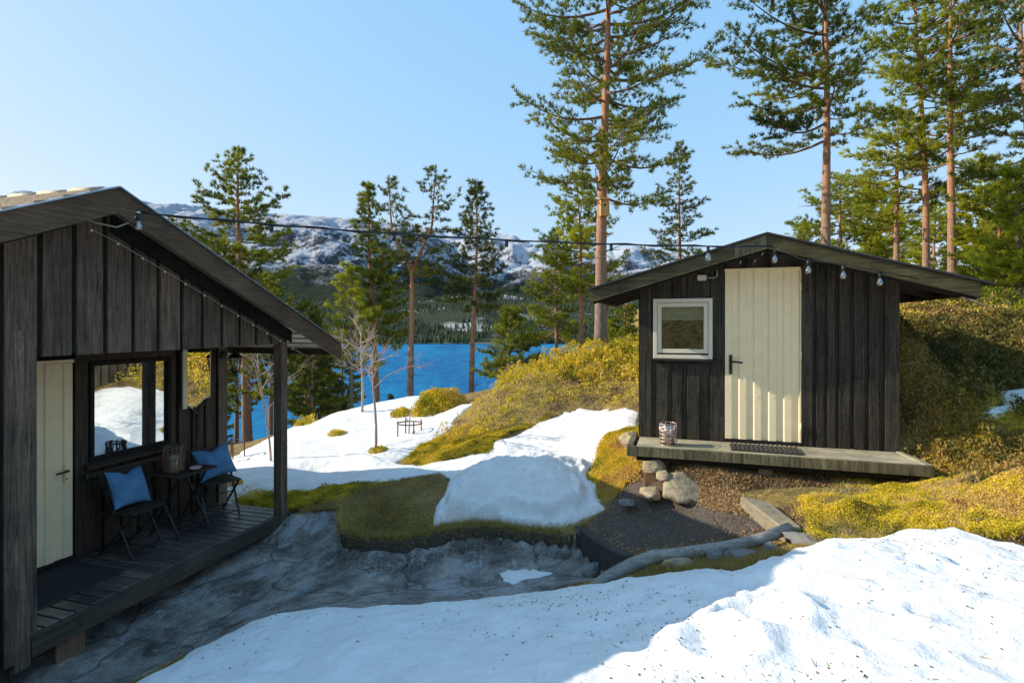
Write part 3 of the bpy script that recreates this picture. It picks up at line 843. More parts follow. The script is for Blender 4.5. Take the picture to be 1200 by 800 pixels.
def conifer(name, label, cat, x, y, h, r0, cs, cr, nb=46, seed=1, shape='pine', mat='needles', K=8, L=.15, W=.020, lean=(0, 0), z0=None,
            side=None, group=None, bark='bark', fork=False, dead=6, dens=1.0, hmax=None, upturn=0.5, prune=None):
    rg = np.random.default_rng(seed); z0 = Hs(x, y) - .1 if z0 is None else z0
    root = thing(name, label, cat, (x, y, z0), 0, group)
    tr = MB(); li = MB()
    ph = rg.random(4) * 6.28
    def axisp(t):
        return np.array([lean[0] * h * t + 0.012 * h * math.sin(ph[0] + t * 5) * t, lean[1] * h * t + 0.012 * h * math.sin(ph[1] + t * 4) * t, h * t])
    off0 = axisp(0)
    ts = np.linspace(0, 1 if not fork else .62, 16)
    pts = [axisp(t) - off0 * [1, 1, 0] for t in ts]
    rs = [max(.012, r0 * ((1 - t) ** .75) * (1 + .35 * math.exp(-t * h / .35))) for t in ts]
    tr.tube(pts, rs, 12)
    tips = [None]
    if fork:
        tips = []
        b = axisp(.62); 
        for sgn, ll in ((-1, .9), (1, 1.0)):
            e = b + np.array([sgn * h * .085, 0, h * .38 * ll])
            m = (b + e) / 2 + np.array([sgn * h * .03, 0, -h * .02])
            tr.tube([b, m, e], [rs[-1], rs[-1] * .6, .012], 8)
            tips.append((b, m, e))
    TP, TD, TT = [], [], []
    for i in range(nb):
        q = (i + rg.random()) / nb
        t = cs + (1 - cs) * q ** 0.92 * .985
        if fork and t > .62:
            b, m, e = tips[i % 2]; w = (t - .62) / .38
            p0 = (b * (1 - w) ** 2 + 2 * m * w * (1 - w) + e * w * w)
        else:
            p0 = axisp(t) - off0 * [1, 1, 0]
        if shape == 'pine': rad = cr * (0.30 + 0.70 * math.sin(min(1, (1 - q) * 1.35 + .05) * math.pi / 2)) * (0.75 + .25 * math.sin(q * math.pi)) * (1 if q < .85 else (1 - q) / .15 * .75 + .25)
        elif shape == 'cone': rad = cr * (1 - q) ** .85 + .12
        else: rad = cr * (math.sin(min(1, (q * .9 + .1)) * math.pi) ** .6 + .15)
        rad *= rg.uniform(.62, 1.12)
        a = i * 2.39996 + rg.normal(0, .5)
        if side is not None:
            rad *= 1 + side[1] * math.cos(a - side[0])
        if prune and not prune(t, a, rg): continue
        el = {'pine': -0.05 + .75 * q ** 1.5, 'cone': -.22 + .75 * q, 'round': .1 + .8 * q}[shape] + rg.normal(0, .12)
        hd = np.array([math.cos(a), math.sin(a), 0]); sd_ = np.array([-math.sin(a), math.cos(a), 0])
        bend = rg.normal(0, .12)
        nbp = 7
        bp = []
        for j in range(nbp):
            w = j / (nbp - 1)
            bp.append(p0 + hd * rad * w * math.cos(el) + sd_ * rad * bend * w * w + np.array([0, 0, rad * (math.sin(el) * w + upturn * .28 * w * w - .10 * math.sin(w * math.pi))]))
        br = max(.008, min(r0 * .30, .016 * rad + .006))
        li.tube(bp, [max(.004, br * (1 - .85 * j / (nbp - 1))) for j in range(nbp)], 5, cap=False)
        bp = np.array(bp)
        cl = rg.normal(.45, .13)
        nt = max(5, int(rad * 11 * dens))
        for j in range(nt):
            w = .12 + .88 * (j + rg.random()) / nt
            fi = w * (nbp - 1); k0 = min(int(fi), nbp - 2); s0 = bp[k0] + (bp[k0 + 1] - bp[k0]) * (fi - k0)
            tl = rad * rg.uniform(.16, .36) * (1.15 - w * .6) + .10
            sg = 1 if j % 2 else -1
            dv = hd * rg.uniform(.35, .8) + sd_ * sg * rg.uniform(.3, .9) + np.array([0, 0, rg.uniform(-.15, .45)])
            dv /= np.linalg.norm(dv)
            e0 = s0 + dv * tl
            li.tube([s0, e0], [.005, .003], 3, cap=False) if j % 2 else None
            nn = max(2, int(tl / .075))
            for m_ in range(nn):
                ww = .3 + .7 * (m_ + .5) / nn
                TP.append(s0 + (e0 - s0) * ww + rg.normal(0, .025, 3))
                TD.append(dv * .6 + np.array([0, 0, .75])); TT.append(cl + rg.normal(0, .07))
            TP.append(e0); TD.append(dv + np.array([0, 0, .35])); TT.append(cl + .15)
    top = pts[-1] if not fork else None
    for tt in ([top] if top is not None else [t_[2] for t_ in tips]):
        for j in range(8):
            TP.append(np.array(tt) - [0, 0, j * .07]); TD.append(np.array([0, 0, 1.0])); TT.append(.6)
    for i in range(dead):
        t = cs * rg.uniform(.35, .98); a = rg.random() * 6.28; p0 = axisp(t) - off0 * [1, 1, 0]; l_ = rg.uniform(.25, .9) * min(1, cr * .5)
        e = p0 + np.array([math.cos(a) * l_, math.sin(a) * l_, rg.uniform(-.2, .15)])
        li.tube([p0, (p0 + e) / 2 + rg.normal(0, .03, 3), e], [.016, .010, .004], 5, cap=False)
    tr.build('trunk', M[bark], root)
    if li.v: li.build('branches', M['branch'], root)
    v, f, tn = blades(np.array(TP), np.array(TD), K + 6, L * .78, W * .92, .72, np.array(TT), rg)
    np_mesh('crown', v, f, M[mat], root, tint=tn)
    return root
def ux(u, d): return (u - CX) / F * d
def top_h(v, d, x):
    return EYE + (HY - v) / F * d - (Hs(x, d) - .1)
def tree_px(name, label, cat, u, vtop, d, r_px, cs_v, cr_px, utop=None, **kw):
    """u, top and crown start in photo pixels at distance d"""
    x = ux(u, d); h = top_h(vtop, d, x); z0 = Hs(x, d) - .1
    zc = EYE + (HY - cs_v) / F * d
    cs = min(.95, max(.02, (zc - z0) / h))
    if utop is not None: kw['lean'] = ((ux(utop, d) - x) / h, kw.get('lean', (0, 0))[1])
    return conifer(name, label, cat, x, d, h, r_px / F * d, cs, cr_px / F * d, **kw)

P_, T_ = 'pine_tree', 'pine tree'
tree_px(P_, 'tall pine with dark open crown growing beyond the cabin roof', T_, 290, 172, 18, 6.0, 400, 62, utop=280, nb=54, seed=11, dens=.9, dead=8, L=.17, W=.026)
tree_px(P_, 'slender bushy pine standing right of the cabin eave above the snow', T_, 443, 215, 18, 4.5, 400, 44, utop=432, nb=60, seed=12, shape='cone', dens=1.0, mat='needles', dead=6, L=.17, W=.026)
tree_px(P_, 'small yellow green pine with bare stem close to the cabin eave', T_, 412, 312, 16, 3.0, 425, 34, utop=408, nb=34, seed=13, shape='cone', mat='needles_bright', dens=.9, dead=8, bark='bark_grey')
tree_px(P_, 'sparse pine with forked top in front of the blue lake', T_, 481, 196, 17, 4.6, 335, 44, nb=44, seed=14, fork=True, dens=.75, dead=7, mat='needles_dark')
tree_px(P_, 'straight pine with pointed crown on bare trunk in front of the lake', T_, 552, 212, 17, 4.0, 362, 40, utop=557, nb=56, seed=15, shape='cone', dens=1.0, dead=10, mat='needles_dark')
tree_px('spruce_tree', 'low wide spruce beside the lake left of the golden heather hill', 'spruce tree', 597, 362, 14, 2.6, 442, 34, nb=44, seed=16, shape='cone', mat='needles', dens=1.3, dead=0, bark='bark_grey')
tree_px(P_, 'thin pine with airy crown just left of the big pine trunk', T_, 681, 205, 17, 3.6, 350, 52, utop=678, nb=50, seed=17, dens=1.0, mat='needles_bright', dead=8)
tree_px(P_, 'young pine with low full crown left of the nest box pine', T_, 657, 268, 19, 3.0, 400, 42, utop=650, nb=50, seed=18, dens=1.1, mat='needles', dead=6, shape='cone')
BIGX, BIGY = ux(703, 11.9), 11.9
big = tree_px(P_, 'tallest pine with thick orange trunk and nest box rising from the heather hill', T_, 704, -150, 11.9, 7.6, 235, 112, utop=710, nb=76, seed=23, dens=1.0, K=9, L=.13, W=.016, dead=14, upturn=.35, mat='needles')
tree_px(P_, 'small dark pine behind the left half of the shed roof', T_, 797, 166, 20, 2.8, 345, 44, nb=58, seed=20, shape='cone', dens=.85, mat='needles_dark', dead=0)
tree_px(P_, 'tall straight pine with orange trunk directly behind the shed ridge', T_, 968, -90, 13, 6.0, 170, 96, utop=967, nb=54, seed=31, dens=1.0, K=9, L=.14, W=.018, dead=10, side=(math.pi, .5))
tree_px(P_, 'tall pine with high yellow crown, left one of the close pair right of the shed', T_, 1085, -60, 16, 4.4, 190, 70, utop=1078, nb=48, seed=32, dens=.85, mat='needles_bright', dead=14, L=.16, W=.022)
tree_px(P_, 'tall dark barked pine, right one of the close pair right of the shed', T_, 1116, -80, 15, 5.2, 200, 78, utop=1113, nb=50, seed=33, dens=.8, dead=14, L=.16, W=.022)
tree_px(P_, 'pine at the right edge of the photo with long drooping limbs', T_, 1212, -40, 13, 6.0, 240, 92, utop=1200, nb=38, seed=34, dens=.75, dead=12, mat='needles')
tree_px(P_, 'medium pine with forked limb between the tall pines behind the shed', T_, 1050, 128, 17, 4.2, 275, 62, utop=1052, nb=38, seed=35, dens=.85, mat='needles_bright', dead=8)
tree_px(P_, 'low wide pine showing just above the right slope of the shed roof', T_, 985, 205, 20, 3.0, 300, 52, nb=36, seed=36, dens=.95, mat='needles_bright', dead=4)
tree_px('spruce_tree', 'bright green bushy spruce at the right edge above the moss', 'spruce tree', 1192, 195, 11, 4.0, 372, 52, nb=70, seed=37, shape='cone', mat='needles_bright', dens=1.3, dead=0)
# the background pines: a few kinds, copied
def bg_copies(proto, spots, label, group):
    for i, sp_ in enumerate(spots):
        u, d, s, rz = sp_[:4]
        o = proto if i == 0 else copy_tree(proto)
        x = ux(u, d); o.location = (x, d, Hs(x, d) - .15)
        o.rotation_euler = (0, 0, rz); o.scale = (s, s, s)
        o['label'] = sp_[4] if len(sp_) > 4 else label; o['group'] = group
q1 = conifer(P_, 'x', T_, 0, 30, 8.5, .13, .30, 1.55, nb=54, seed=51, dens=1.1, L=.19, W=.032, K=8, mat='needles', z0=0, dead=8)
bg_copies(q1, [(277, 20, .68, 0, 'thin orange stemmed pine just left of the thick pine under the porch eave'), (317, 16, .62, 1, 'slim pine trunk seen immediately left of the porch post'),
              (358, 18, .62, 2, 'left one of two slim pine trunks right of the porch post'), (368, 21, .68, 3, 'right one of two slim pine trunks right of the porch post'),
              (402, 22, .66, 4.2, 'slim pine behind the small yellow green pine at the cabin eave'), (252, 25, .6, 1.7)],
          'one of the slim pines crowding the slope behind the porch post', 'pines on the slope behind the porch')
q2 = conifer('spruce_tree', 'x', 'spruce tree', 0, 30, 5.0, .08, .10, 1.25, nb=54, seed=52, shape='cone', dens=1.2, L=.17, W=.03, K=8, mat='needles_dark', z0=0, dead=0)
bg_copies(q2, [(366, 15.5, .80, 0, 'pointed spruce rising just above the sloping cabin eave'), (458, 20, .45, 1, 'small dark spruce at the water between two pine trunks'), (398, 20, .6, 3), (250, 19, .6, 4)],
          'one of the dark low spruces among the pines left of the lake', 'low spruces beside the lake')
q3 = conifer(P_, 'x', T_, 0, 30, 7.0, .12, .22, 1.7, nb=54, seed=53, dens=1.15, L=.18, W=.03, K=8, mat='needles_bright', z0=0, dead=10)
bg_copies(q3, [(1152, 19, .85, 0, 'yellow green pine between the dark tall pine and the right edge spruce'), (1018, 24, .85, 1, 'yellow green pine right of the trunk that stands behind the shed ridge'), (1095, 26, .8, 2),
               (1180, 24, .75, 4), (945, 27, .70, 1.4, 'lowest yellow green pine, farthest left of the wood behind the shed roof'), (1045, 34, 1.0, 2.5),
               (1170, 14, .5, 2.9, 'small yellow green pine on the rise below the right edge spruce')],
          'one of the yellow green pines filling the wood right of the shed', 'pines in the wood right of the shed')
q4 = conifer(P_, 'x', T_, 0, 30, 5.0, .09, .10, 1.5, nb=50, seed=54, dens=1.2, L=.17, W=.03, K=8, mat='needles', z0=0, dead=4, shape='cone')
bg_copies(q4, [(733, 20, .72, 0, 'bushy pine between the thick pine trunk and the shed'), (715, 25, .75, 1), (632, 26, .6, 3, 'bushy pine at the lake shore left of the heather hill crest')],
          'one of the small bushy pines behind the golden heather hill', 'bushy pines behind the heather hill')

# nest box on the big pine
def nest_box():
    z = EYE + (HY - 253) / F * 11.7
    xx = ux(709, 11.62)
    r = thing('nest_box', 'small bare wood nest box fixed on the thick pine trunk', 'nest box', (xx, 11.62, z))
    MB().box(-.095, .095, 0, .16, 0, .34).build('box_body', M['raw_wood'], r, .006)
    MB().prism([(-.03, .33), (.20, .40), (.20, .425), (-.03, .355)], 'x', -.12, .12).build('box_roof', M['raw_wood'], r)
    MB().tube([(0, -.004, .22), (0, .01, .22)], .028, 14).build('entrance_hole', M['interior'], r)
    MB().box(-.03, .03, .16, .19, -.08, .47).build('mounting_board', M['raw_wood'], r)
nest_box()

# ------------------------------------------------------------------ cabin
CR = math.atan2(.9599, .2803)
C0 = (-3.67, 4.23)
cabin = thing('cabin', 'dark brown boarded cabin with gable over a raised porch on the left', 'cabin', (C0[0], C0[1], 0), CR)
DZ = 0.28                                            # deck height
AS, AZ, SL, OV = 0.335, 3.762, 0.445, 0.35           # ridge position, height, slope, overhang
WB = 1.09                                            # depth of the porch
LEN = 7.0
sL, sR = AS - 3.15, AS + 3.155                       # eave tips
def rz_(s): return AZ - SL * abs(s - AS)
wS0, wS1 = AS - 2.75, 2.94
GB = 2.40                                            # underside of the gable boarding
# gable boarding: outer boards 0.2 wide, inner boards recessed
m = MB()
k0 = -0.03
edges = [k0 + .2535 * i for i in range(-11, 13)]
gi = MB(); go = MB()
def under(s): return rz_(s) - .06
def slab(mb, a, b, y0, y1, zb):
    pts = [(a, zb), (b, zb), (b, under(b))]
    if a < AS < b: pts.append((AS, under(AS)))
    pts.append((a, under(a)))
    mb.prism(pts, 'y', y0, y1)
for a in edges:
    b = a + .2535
    if b > 2.80: b = 2.80
    if a >= 2.78: break
    zb = GB if a > -.15 else .12
    slab(go, a + .022, b - .020, -.024, 0.0, zb if a > -.15 else .12)
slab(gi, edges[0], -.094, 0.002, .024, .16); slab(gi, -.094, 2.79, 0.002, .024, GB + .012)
go.build('gable_boards', M['wood_brown'], cabin, .003)
gi.build('gable_backing', M['wood_deep'], cabin)
# corner where the wall reaches the ground
MB().box(-.20, -.095, -.030, .0, .05, GB + .2).build('corner_board', M['wood_brown'], cabin, .004)
# return wall of the recess and the recessed front wall
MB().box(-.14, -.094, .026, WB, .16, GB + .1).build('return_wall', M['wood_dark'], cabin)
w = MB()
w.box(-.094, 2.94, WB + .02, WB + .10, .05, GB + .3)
w.build('wall', M['wood_deep'], cabin)
wb = MB()
def wboards(mb, a, b, z0, z1, pitch=.20, bw=.165, y=WB):
    x = a
    while x < b - .02:
        mb.box(x, min(x + bw, b), y - .004, y + .02, z0, z1); x += pitch
wboards(wb, 1.10, 2.20, DZ, 1.17)
wboards(wb, 2.215, 2.90, DZ, GB + .08)
wb.build('wall_boards', M['wood_dark'], cabin, .003)
MB().box(2.80, 2.945, WB - .030, WB - .006, DZ - .15, GB + .08).build('corner_board', M['wood_corner'], cabin, .003)
MB().box(2.942, 2.965, WB - .006, WB + 5, -.05, GB + .3).build('side_wall', M['wood_dark'], cabin)
# body behind
MB().box(wS0, -.2, .03, LEN, 0, GB - .05).build('side_room_wall', M['wood_dark'], cabin)
MB().box(-.19, 2.92, WB + 1.9, LEN, .0, GB + .1).build('inner_wall', M['interior'], cabin)
MB().box(-.19, 2.93, WB + .11, WB + 1.88, DZ - .1, DZ).build('floor', M['raw_grey'], cabin)
# porch ceiling
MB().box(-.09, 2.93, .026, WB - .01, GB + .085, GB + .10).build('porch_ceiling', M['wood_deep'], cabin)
# wide trim around the window & door
def frame_box(mb, s0, s1, z0, z1, wd, y0, y1):
    mb.box(s0, s0 + wd, y0, y1, z0, z1); mb.box(s1 - wd, s1, y0, y1, z0, z1)
    mb.box(s0 + wd, s1 - wd, y0, y1, z1 - wd, z1); mb.box(s0 + wd, s1 - wd, y0, y1, z0, z0 + wd)
tr = MB()
tr.box(.985, 1.115, WB - .032, WB - .002, DZ, GB + .07)          # post between door and window
tr.box(1.115, 2.14, WB - .032, WB - .002, 2.265, GB + .07)
tr.box(2.075, 2.14, WB - .036, WB - .002, 1.2, 2.265)
tr.build('wall_trim', M['wood_dark'], cabin, .003)
win = MB(); frame_box(win, 1.12, 2.072, 1.22, 2.262, .045, WB - .05, WB + .03)
wino = win.build('window', M['wood_deep'], cabin, .003)
MB().box(1.16, 2.032, WB - .012, WB - .006, 1.26, 2.222).build('pane', M['glass'], wino)
sl = MB(); sl.prism([(WB - .11, 1.165), (WB - .11, 1.185), (WB - .03, 1.222), (WB - .03, 1.165)], 'x', 1.06, 2.14)
sl.build('sill', M['wood_dark'], wino, .003)
MB().box(1.06, 2.14, WB - .075, WB - .034, 1.06, 1.12).build('rail', M['wood_dark'], cabin, .004)
MB().box(1.16, 2.03, WB + .10, WB + .11, 1.98, 2.22).build('blind', M['curtain'], wino)
# door: cream sheet metal with ribs
def ribbed_door(s0, s1, z0, z1, y, nr, parent, cap=True, rib=.016):
    n = nr; pw = (s1 - s0) / n
    mb = MB(); prof = []
    for i in range(n):
        a = s0 + i * pw
        prof += [(a, y), (a + pw * .42, y), (a + pw * .50, y - rib), (a + pw * .92, y - rib)]
    prof += [(s1, y)]
    prof2 = [(p[0], p[1]) for p in prof] + [(s1, y + .03), (s0, y + .03)]
    mb.prism(prof2, 'z', z0, z1)
    return mb.build('door', M['cream'], parent, .0015)
cd = ribbed_door(.12, .968, .335, 2.265, WB - .02, 5, cabin, rib=.012)
t2 = MB(); t2.box(.10, .975, WB - .035, WB - .005, 2.268, 2.30); t2.build('door_flashing', M['cream'], cd, .002)
hd = MB(); hd.box(.875, .905, WB - .048, WB - .027, 1.08, 1.26); hd.build('lock_plate', M['cream'], cd, .003)
hd = MB(); hd.tube([(.89, WB - .04, 1.20), (.89, WB - .085, 1.20), (.85, WB - .095, 1.20), (.77, WB - .095, 1.198)], .010, 10); hd.build('door_handle', M['black_metal'], cd)
MB().tube([(.89, WB - .046, 1.12), (.89, WB - .052, 1.12)], .008, 10).build('keyhole', M['black_metal'], cd)
MB().box(.10, .99, WB - .06, WB + .02, DZ, .33).build('threshold', M['wood_deep'], cabin, .003)
# deck
dk = MB(); x = -.09
while x < 2.78:
    dk.box(x, min(x + .102, 2.80), .004, WB - .008, DZ - .028 + random.uniform(-.001, .001), DZ + random.uniform(-.0015, .0015)); x += .118
dk.build('deck_boards', M['deck'], cabin, .004)
MB().box(-.094, 2.82, -.045, .0, DZ - .17, DZ - .003).build('deck_front', M['deck_front'], cabin, .004)
MB().box(2.79, 2.83, -.0, WB, DZ - .17, DZ - .003).build('deck_end', M['deck_front'], cabin, .004)
MB().box(-.05, 2.78, .5, .55, -.1, DZ - .03).build('deck_beam', M['wood_deep'], cabin)
MB().box(.12, .34, .02, .05, -.12, DZ - .16).build('deck_support', M['raw_grey'], cabin, .004)
MB().box(2.45, 2.62, .03, .25, -.25, DZ - .16).build('deck_support', M['deck_front'], cabin, .004)
# post
MB().box(2.645, 2.762, -.055, .062, DZ - .19, GB + .03).build('post', M['wood_brown'], cabin, .005)
# roof
nl = math.hypot(1, SL)
def roofslab(mb, s0, s1, t0, t1, y0, y1):
    """sloping slab between s0,s1 with vertical offsets t0..t1 below the roof line"""
    mb.prism([(s0, rz_(s0) + t0), (s1, rz_(s1) + t0), (s1, rz_(s1) + t1), (s0, rz_(s0) + t1)], 'y', y0, y1)
rf = MB(); roofslab(rf, AS, sR, -.045, -.012, -OV + .03, LEN); roofslab(rf, sL, AS, -.045, -.012, -OV + .03, LEN)
rf.build('roof_deck', M['soffit'], cabin)
tl_ = MB()
for side_ in (0, 1):
    n_ = 16
    for i in range(n_):
        a = i / n_; b = (i + 1) / n_
        if side_ == 0: s0, s1 = AS + (sL - AS) * a, AS + (sL - AS) * b
        else: s0, s1 = AS + (sR - AS) * a, AS + (sR - AS) * b
        tl_.prism([(s0, rz_(s0) - .010), (s0, rz_(s0) + .012), (s1, rz_(s1) + .040), (s1, rz_(s1) - .010)], 'y', -OV + .035, LEN)
tl_.build('roof_tiles', M['tiles'], cabin)
rt = MB(); y = -OV + .15
while y < LEN:
    rt.tube([(AS, y, AZ - .010), (AS, y + .36, AZ - .004)], [.040, .048], 10); y += .36
rt.build('ridge_tiles', M['tiles'], cabin)
fs = MB(); roofslab(fs, AS, sR, -.20, .012, -OV, -OV + .028)
roofslab(fs, sL, AS - .002, -.20, .012, -OV - .002, -OV + .026)
fs.build('fascia', M['fascia'], cabin, .003)
f2 = MB(); roofslab(f2, AS + .16, 2.80, -.245, -.10, -.09, -.062); roofslab(f2, sL, AS - .16, -.245, -.10, -.09, -.062)
f2.build('inner_fascia', M['wood_deep'], cabin)
fl = MB(); roofslab(fl, AS + .003, sR + .03, .014, .024, -OV - .03, -OV + .12); roofslab(fl, sL, AS - .003, .014, .024, -OV - .03, -OV + .12)
fl.build('flashing', M['roof_metal'], cabin)
MB().box(sR - .005, sR + .025, -OV + .03, LEN, rz_(sR) - .13, rz_(sR) - .0).build('eave_board', M['fascia'], cabin)
ra = MB()
for yy in (.55, 1.15, 1.75, 2.35, 2.95):
    ra.prism([(2.95, rz_(2.95) - .14), (sR - .01, rz_(sR) - .14), (sR - .01, rz_(sR) - .047), (2.95, rz_(2.95) - .047)], 'y', yy, yy + .05)
ra = MB()
for s_ in (2.98, 3.14, 3.30):
    ra.prism([(s_, rz_(s_) - .052), (s_ + .02, rz_(s_ + .02) - .052), (s_ + .02, rz_(s_ + .02) - .046), (s_, rz_(s_) - .046)], 'y', -OV + .04, LEN)
ra.build('soffit_battens', M['wood_deep'], cabin)
# mat in front of the cabin door
mt = thing('door_mat', 'flat dark floor mat lying on the deck before the cabin door', 'mat', (0, 0, 0), 0)
def cab_w(s, y, z):
    c, s_ = math.cos(CR), math.sin(CR)
    return (C0[0] + s * c - y * s_, C0[1] + s * s_ + y * c, z)
mt.location = cab_w(.42, .68, DZ + .003); mt.rotation_euler = (0, 0, CR)
MB().box(-.46, .50, -.33, .33, 0, .010).build('mat_pile', M['mat_dark'], mt, .004)
MB().box(-.49, .53, -.36, .36, 0, .006).build('mat_border', M['rubber'], mt)

# mirror on an iron bracket
mi = thing('wall_mirror', 'cream edged mirror on a black iron branch bracket beside the cabin window', 'mirror', cab_w(2.44, WB - .01, 1.60), CR)
mo = [(-.20, .05), (-.06, .0), (.03, .05), (.10, .10), (.19, .12), (.20, .72), (-.20, .72)]
b_ = MB(); b_.prism([(p[0] * 1.03, p[1] - .008) for p in mo], 'y', -.045, -.01); o_ = b_.build('backing', M['cream_win'], mi)
b_ = MB(); b_.prism([(p[0] * .93, p[1] * .97 + .015) for p in mo], 'y', -.050, -.0465); o_ = b_.build('mirror_glass', M['mirror'], mi)
o_ = MB().box(-.235, -.17, -.068, -.052, .01, .74).build('side_board', M['cream_win'], mi, .004)
b_ = MB(); b_.tube([(0, -.03, -1.25), (0, -.03, -.08)], .012, 8)
b_.tube([(0, -.03, -.08), (-.10, -.04, .0), (-.18, -.05, .05)], .010, 6); b_.tube([(0, -.03, -.08), (.02, -.05, .0), (.02, -.055, .04)], .009, 6)
b_.tube([(0, -.03, -.06), (.08, -.04, .02), (.13, -.05, .07)], .009, 6); b_.tube([(0, -.03, -.07), (-.05, -.05, -.01), (-.06, -.05, .02)], .008, 6)
b_.build('bracket', M['black_metal'], mi)

# outdoor lantern on the wall corner
la = thing('wall_lantern', 'small black coach lantern hanging at the cabin wall end', 'wall lamp', cab_w(2.86, WB - .035, 2.18), CR)
b_ = MB(); b_.tube([(0, -.0, .06), (0, -.03, .06)], .05, 14); b_.tube([(0, -.02, .06), (0, -.10, .13), (0, -.17, .15), (0, -.21, .12)], .011, 8); b_.build('bracket', M['black_metal'], la)
b_ = MB(); b_.lathe([(.095, .03), (.085, .045), (.05, .085), (.02, .10), (.012, .13)], 6, (0, -.21, -.005)); b_.build('lamp_cap', M['black_metal'], la)
b_ = MB()
for k in range(6):
    a = 2 * math.pi * k / 6
    b_.tube([(.075 * math.cos(a), -.21 + .075 * math.sin(a), .03), (.045 * math.cos(a), -.21 + .045 * math.sin(a), -.16)], .005, 5)
b_.lathe([(.01, -.215), (.012, -.185), (.05, -.17), (.05, -.155)], 6, (0, -.21, 0)); b_.build('lamp_cage', M['black_metal'], la)
b_ = MB(); b_.lathe([(.041, -.155), (.070, .028)], 6, (0, -.21, 0)); b_.build('lamp_glass', M['bulb'], la)
MB().lathe([(.012, -.15), (.016, -.10), (.020, -.06), (.014, -.03), (.004, -.02)], 10, (0, -.21, 0)).build('lamp_bulb', M['wax'], la)

# ------------------------------------------------------------------ shed
SR_ = -R(17.5)
Q0 = (2.466, 6.29)
PZ = 1.295
def shed_w(t, y, z):
    c, s_ = math.cos(SR_), math.sin(SR_)
    return (Q0[0] + t * c - y * s_, Q0[1] + t * s_ + y * c, z)
shed = thing('shed', 'small black green boarded shed with cream door and flat gable roof', 'shed', (Q0[0], Q0[1], 0), SR_)
tA, zA, sS, oS = .396, 3.624, .294, .40
tl, tr_ = tA - 1.888, tA + 1.885
w0, w1 = -.956, 1.730
SD = 2.35
def rs(t): return zA - sS * abs(t - tA)
def sslab(mb, a, b, y0, y1, z0, top=None):
    pts = [(a, z0), (b, z0), (b, rs(b) - .07 if top is None else top)]
    if top is None and a < tA < b: pts.append((tA, rs(tA) - .07))
    pts.append((a, rs(a) - .07 if top is None else top))
    mb.prism(pts, 'y', y0, y1)
ib = MB()
sslab(ib, w0, -.80, .0, .06, PZ - .1); sslab(ib, -.80, -.128, .0, .06, PZ - .1, 2.245); sslab(ib, -.80, -.128, .0, .06, 2.955)
sslab(ib, -.128, -.012, .0, .06, PZ - .1); sslab(ib, -.012, .80, .0, .06, 3.29); sslab(ib, .80, w1, .0, .06, PZ - .1)
ib.build('front_backing', M['wood_shed'], shed)
ob = MB()
def shb(a, b, z0=PZ + .0, top=None): sslab(ob, a, b, -.026, -.001, z0, top)
shb(w0, -.825)
for a, b in ((-.760, -.635), (-.575, -.470), (-.410, -.275), (-.215, -.02)):
    shb(a, b, PZ, 2.19) if b < -.1 else None
    if b < -.1: shb(a, b, 2.965)
shb(-.150, -.006)
for a, b in ((.795, .905), (.945, 1.02), (1.055, 1.13), (1.165, 1.27), (1.31, 1.41), (1.45, 1.545), (1.60, 1.733)):
    shb(a, b)
for a, b in ((.02, .18), (.24, .42), (.48, .66)):
    shb(a, b, 3.30)
ob.build('front_boards', M['wood_shed'], shed, .003)
sw = MB()
sw.box(w0, w0 + .05, .062, SD, PZ - .1, 3.13); sw.box(w1 - .05, w1, .062, SD, PZ - .1, 3.13); sslab(sw, w0, w1, SD, SD + .05, PZ - .1)
sw.build('side_walls', M['wood_deep'], shed)
sb = MB(); y = .07
while y < SD:
    sb.box(w0 - .022, w0 - .001, y, y + .14, PZ, 3.12); sb.box(w1 + .001, w1 + .022, y, y + .14, PZ, 3.12); y += .19
sb.build('side_boards', M['wood_shed'], shed, .003)
MB().box(w0 + .05, w1 - .05, .065, SD, PZ - .12, PZ - .02).build('floor', M['raw_grey'], shed)
MB().box(w0 + .06, w1 - .06, 1.4, 1.44, PZ, 3.1).build('inner_wall', M['interior'], shed)
# door
sd_ = MB()
n_ = 5; pw = .775 / n_; prof = []
for i in range(n_):
    a = .003 + i * pw
    prof += [(a + .002, -.030), (a + pw * .45, -.030), (a + pw * .56, -.012), (a + pw * .92, -.012)]
prof += [(.778, -.030), (.778, .01), (.003, .01)]
sd_.prism(prof, 'z', 1.335, 3.272)
sdoor = sd_.build('door', M['cream'], shed, .001)
MB().box(-.002, .785, -.050, -.008, 3.262, 3.29).build('door_flashing', M['cream'], sdoor, .003)
MB().box(-.005, .785, -.034, .02, PZ + .003, 1.333).build('threshold', M['black_metal'], sdoor)
MB().box(.783, .793, -.036, .0, 1.335, 3.27).build('door_edge', M['cream'], sdoor)
for z in (1.45, 2.25, 3.02):
    MB().tube([(.786, -.045, z), (.786, -.045, z + .10)], .010, 8).build('hinge', M['cream'], sdoor)
MB().box(.048, .082, -.052, -.034, 2.08, 2.30).build('lock_plate', M['black_metal'], sdoor, .003)
MB().tube([(.065, -.05, 2.225), (.065, -.09, 2.225), (.09, -.10, 2.225), (.185, -.098, 2.215)], .011, 10).build('door_handle', M['black_metal'], sdoor)
for i in range(n_):
    sc_ = MB(); sc_.tube([(.003 + i * pw + pw * .25, -.030, 1.83), (.003 + i * pw + pw * .25, -.036, 1.83)], .007, 8)
    sc_.build('screw', M['cream'], sdoor)
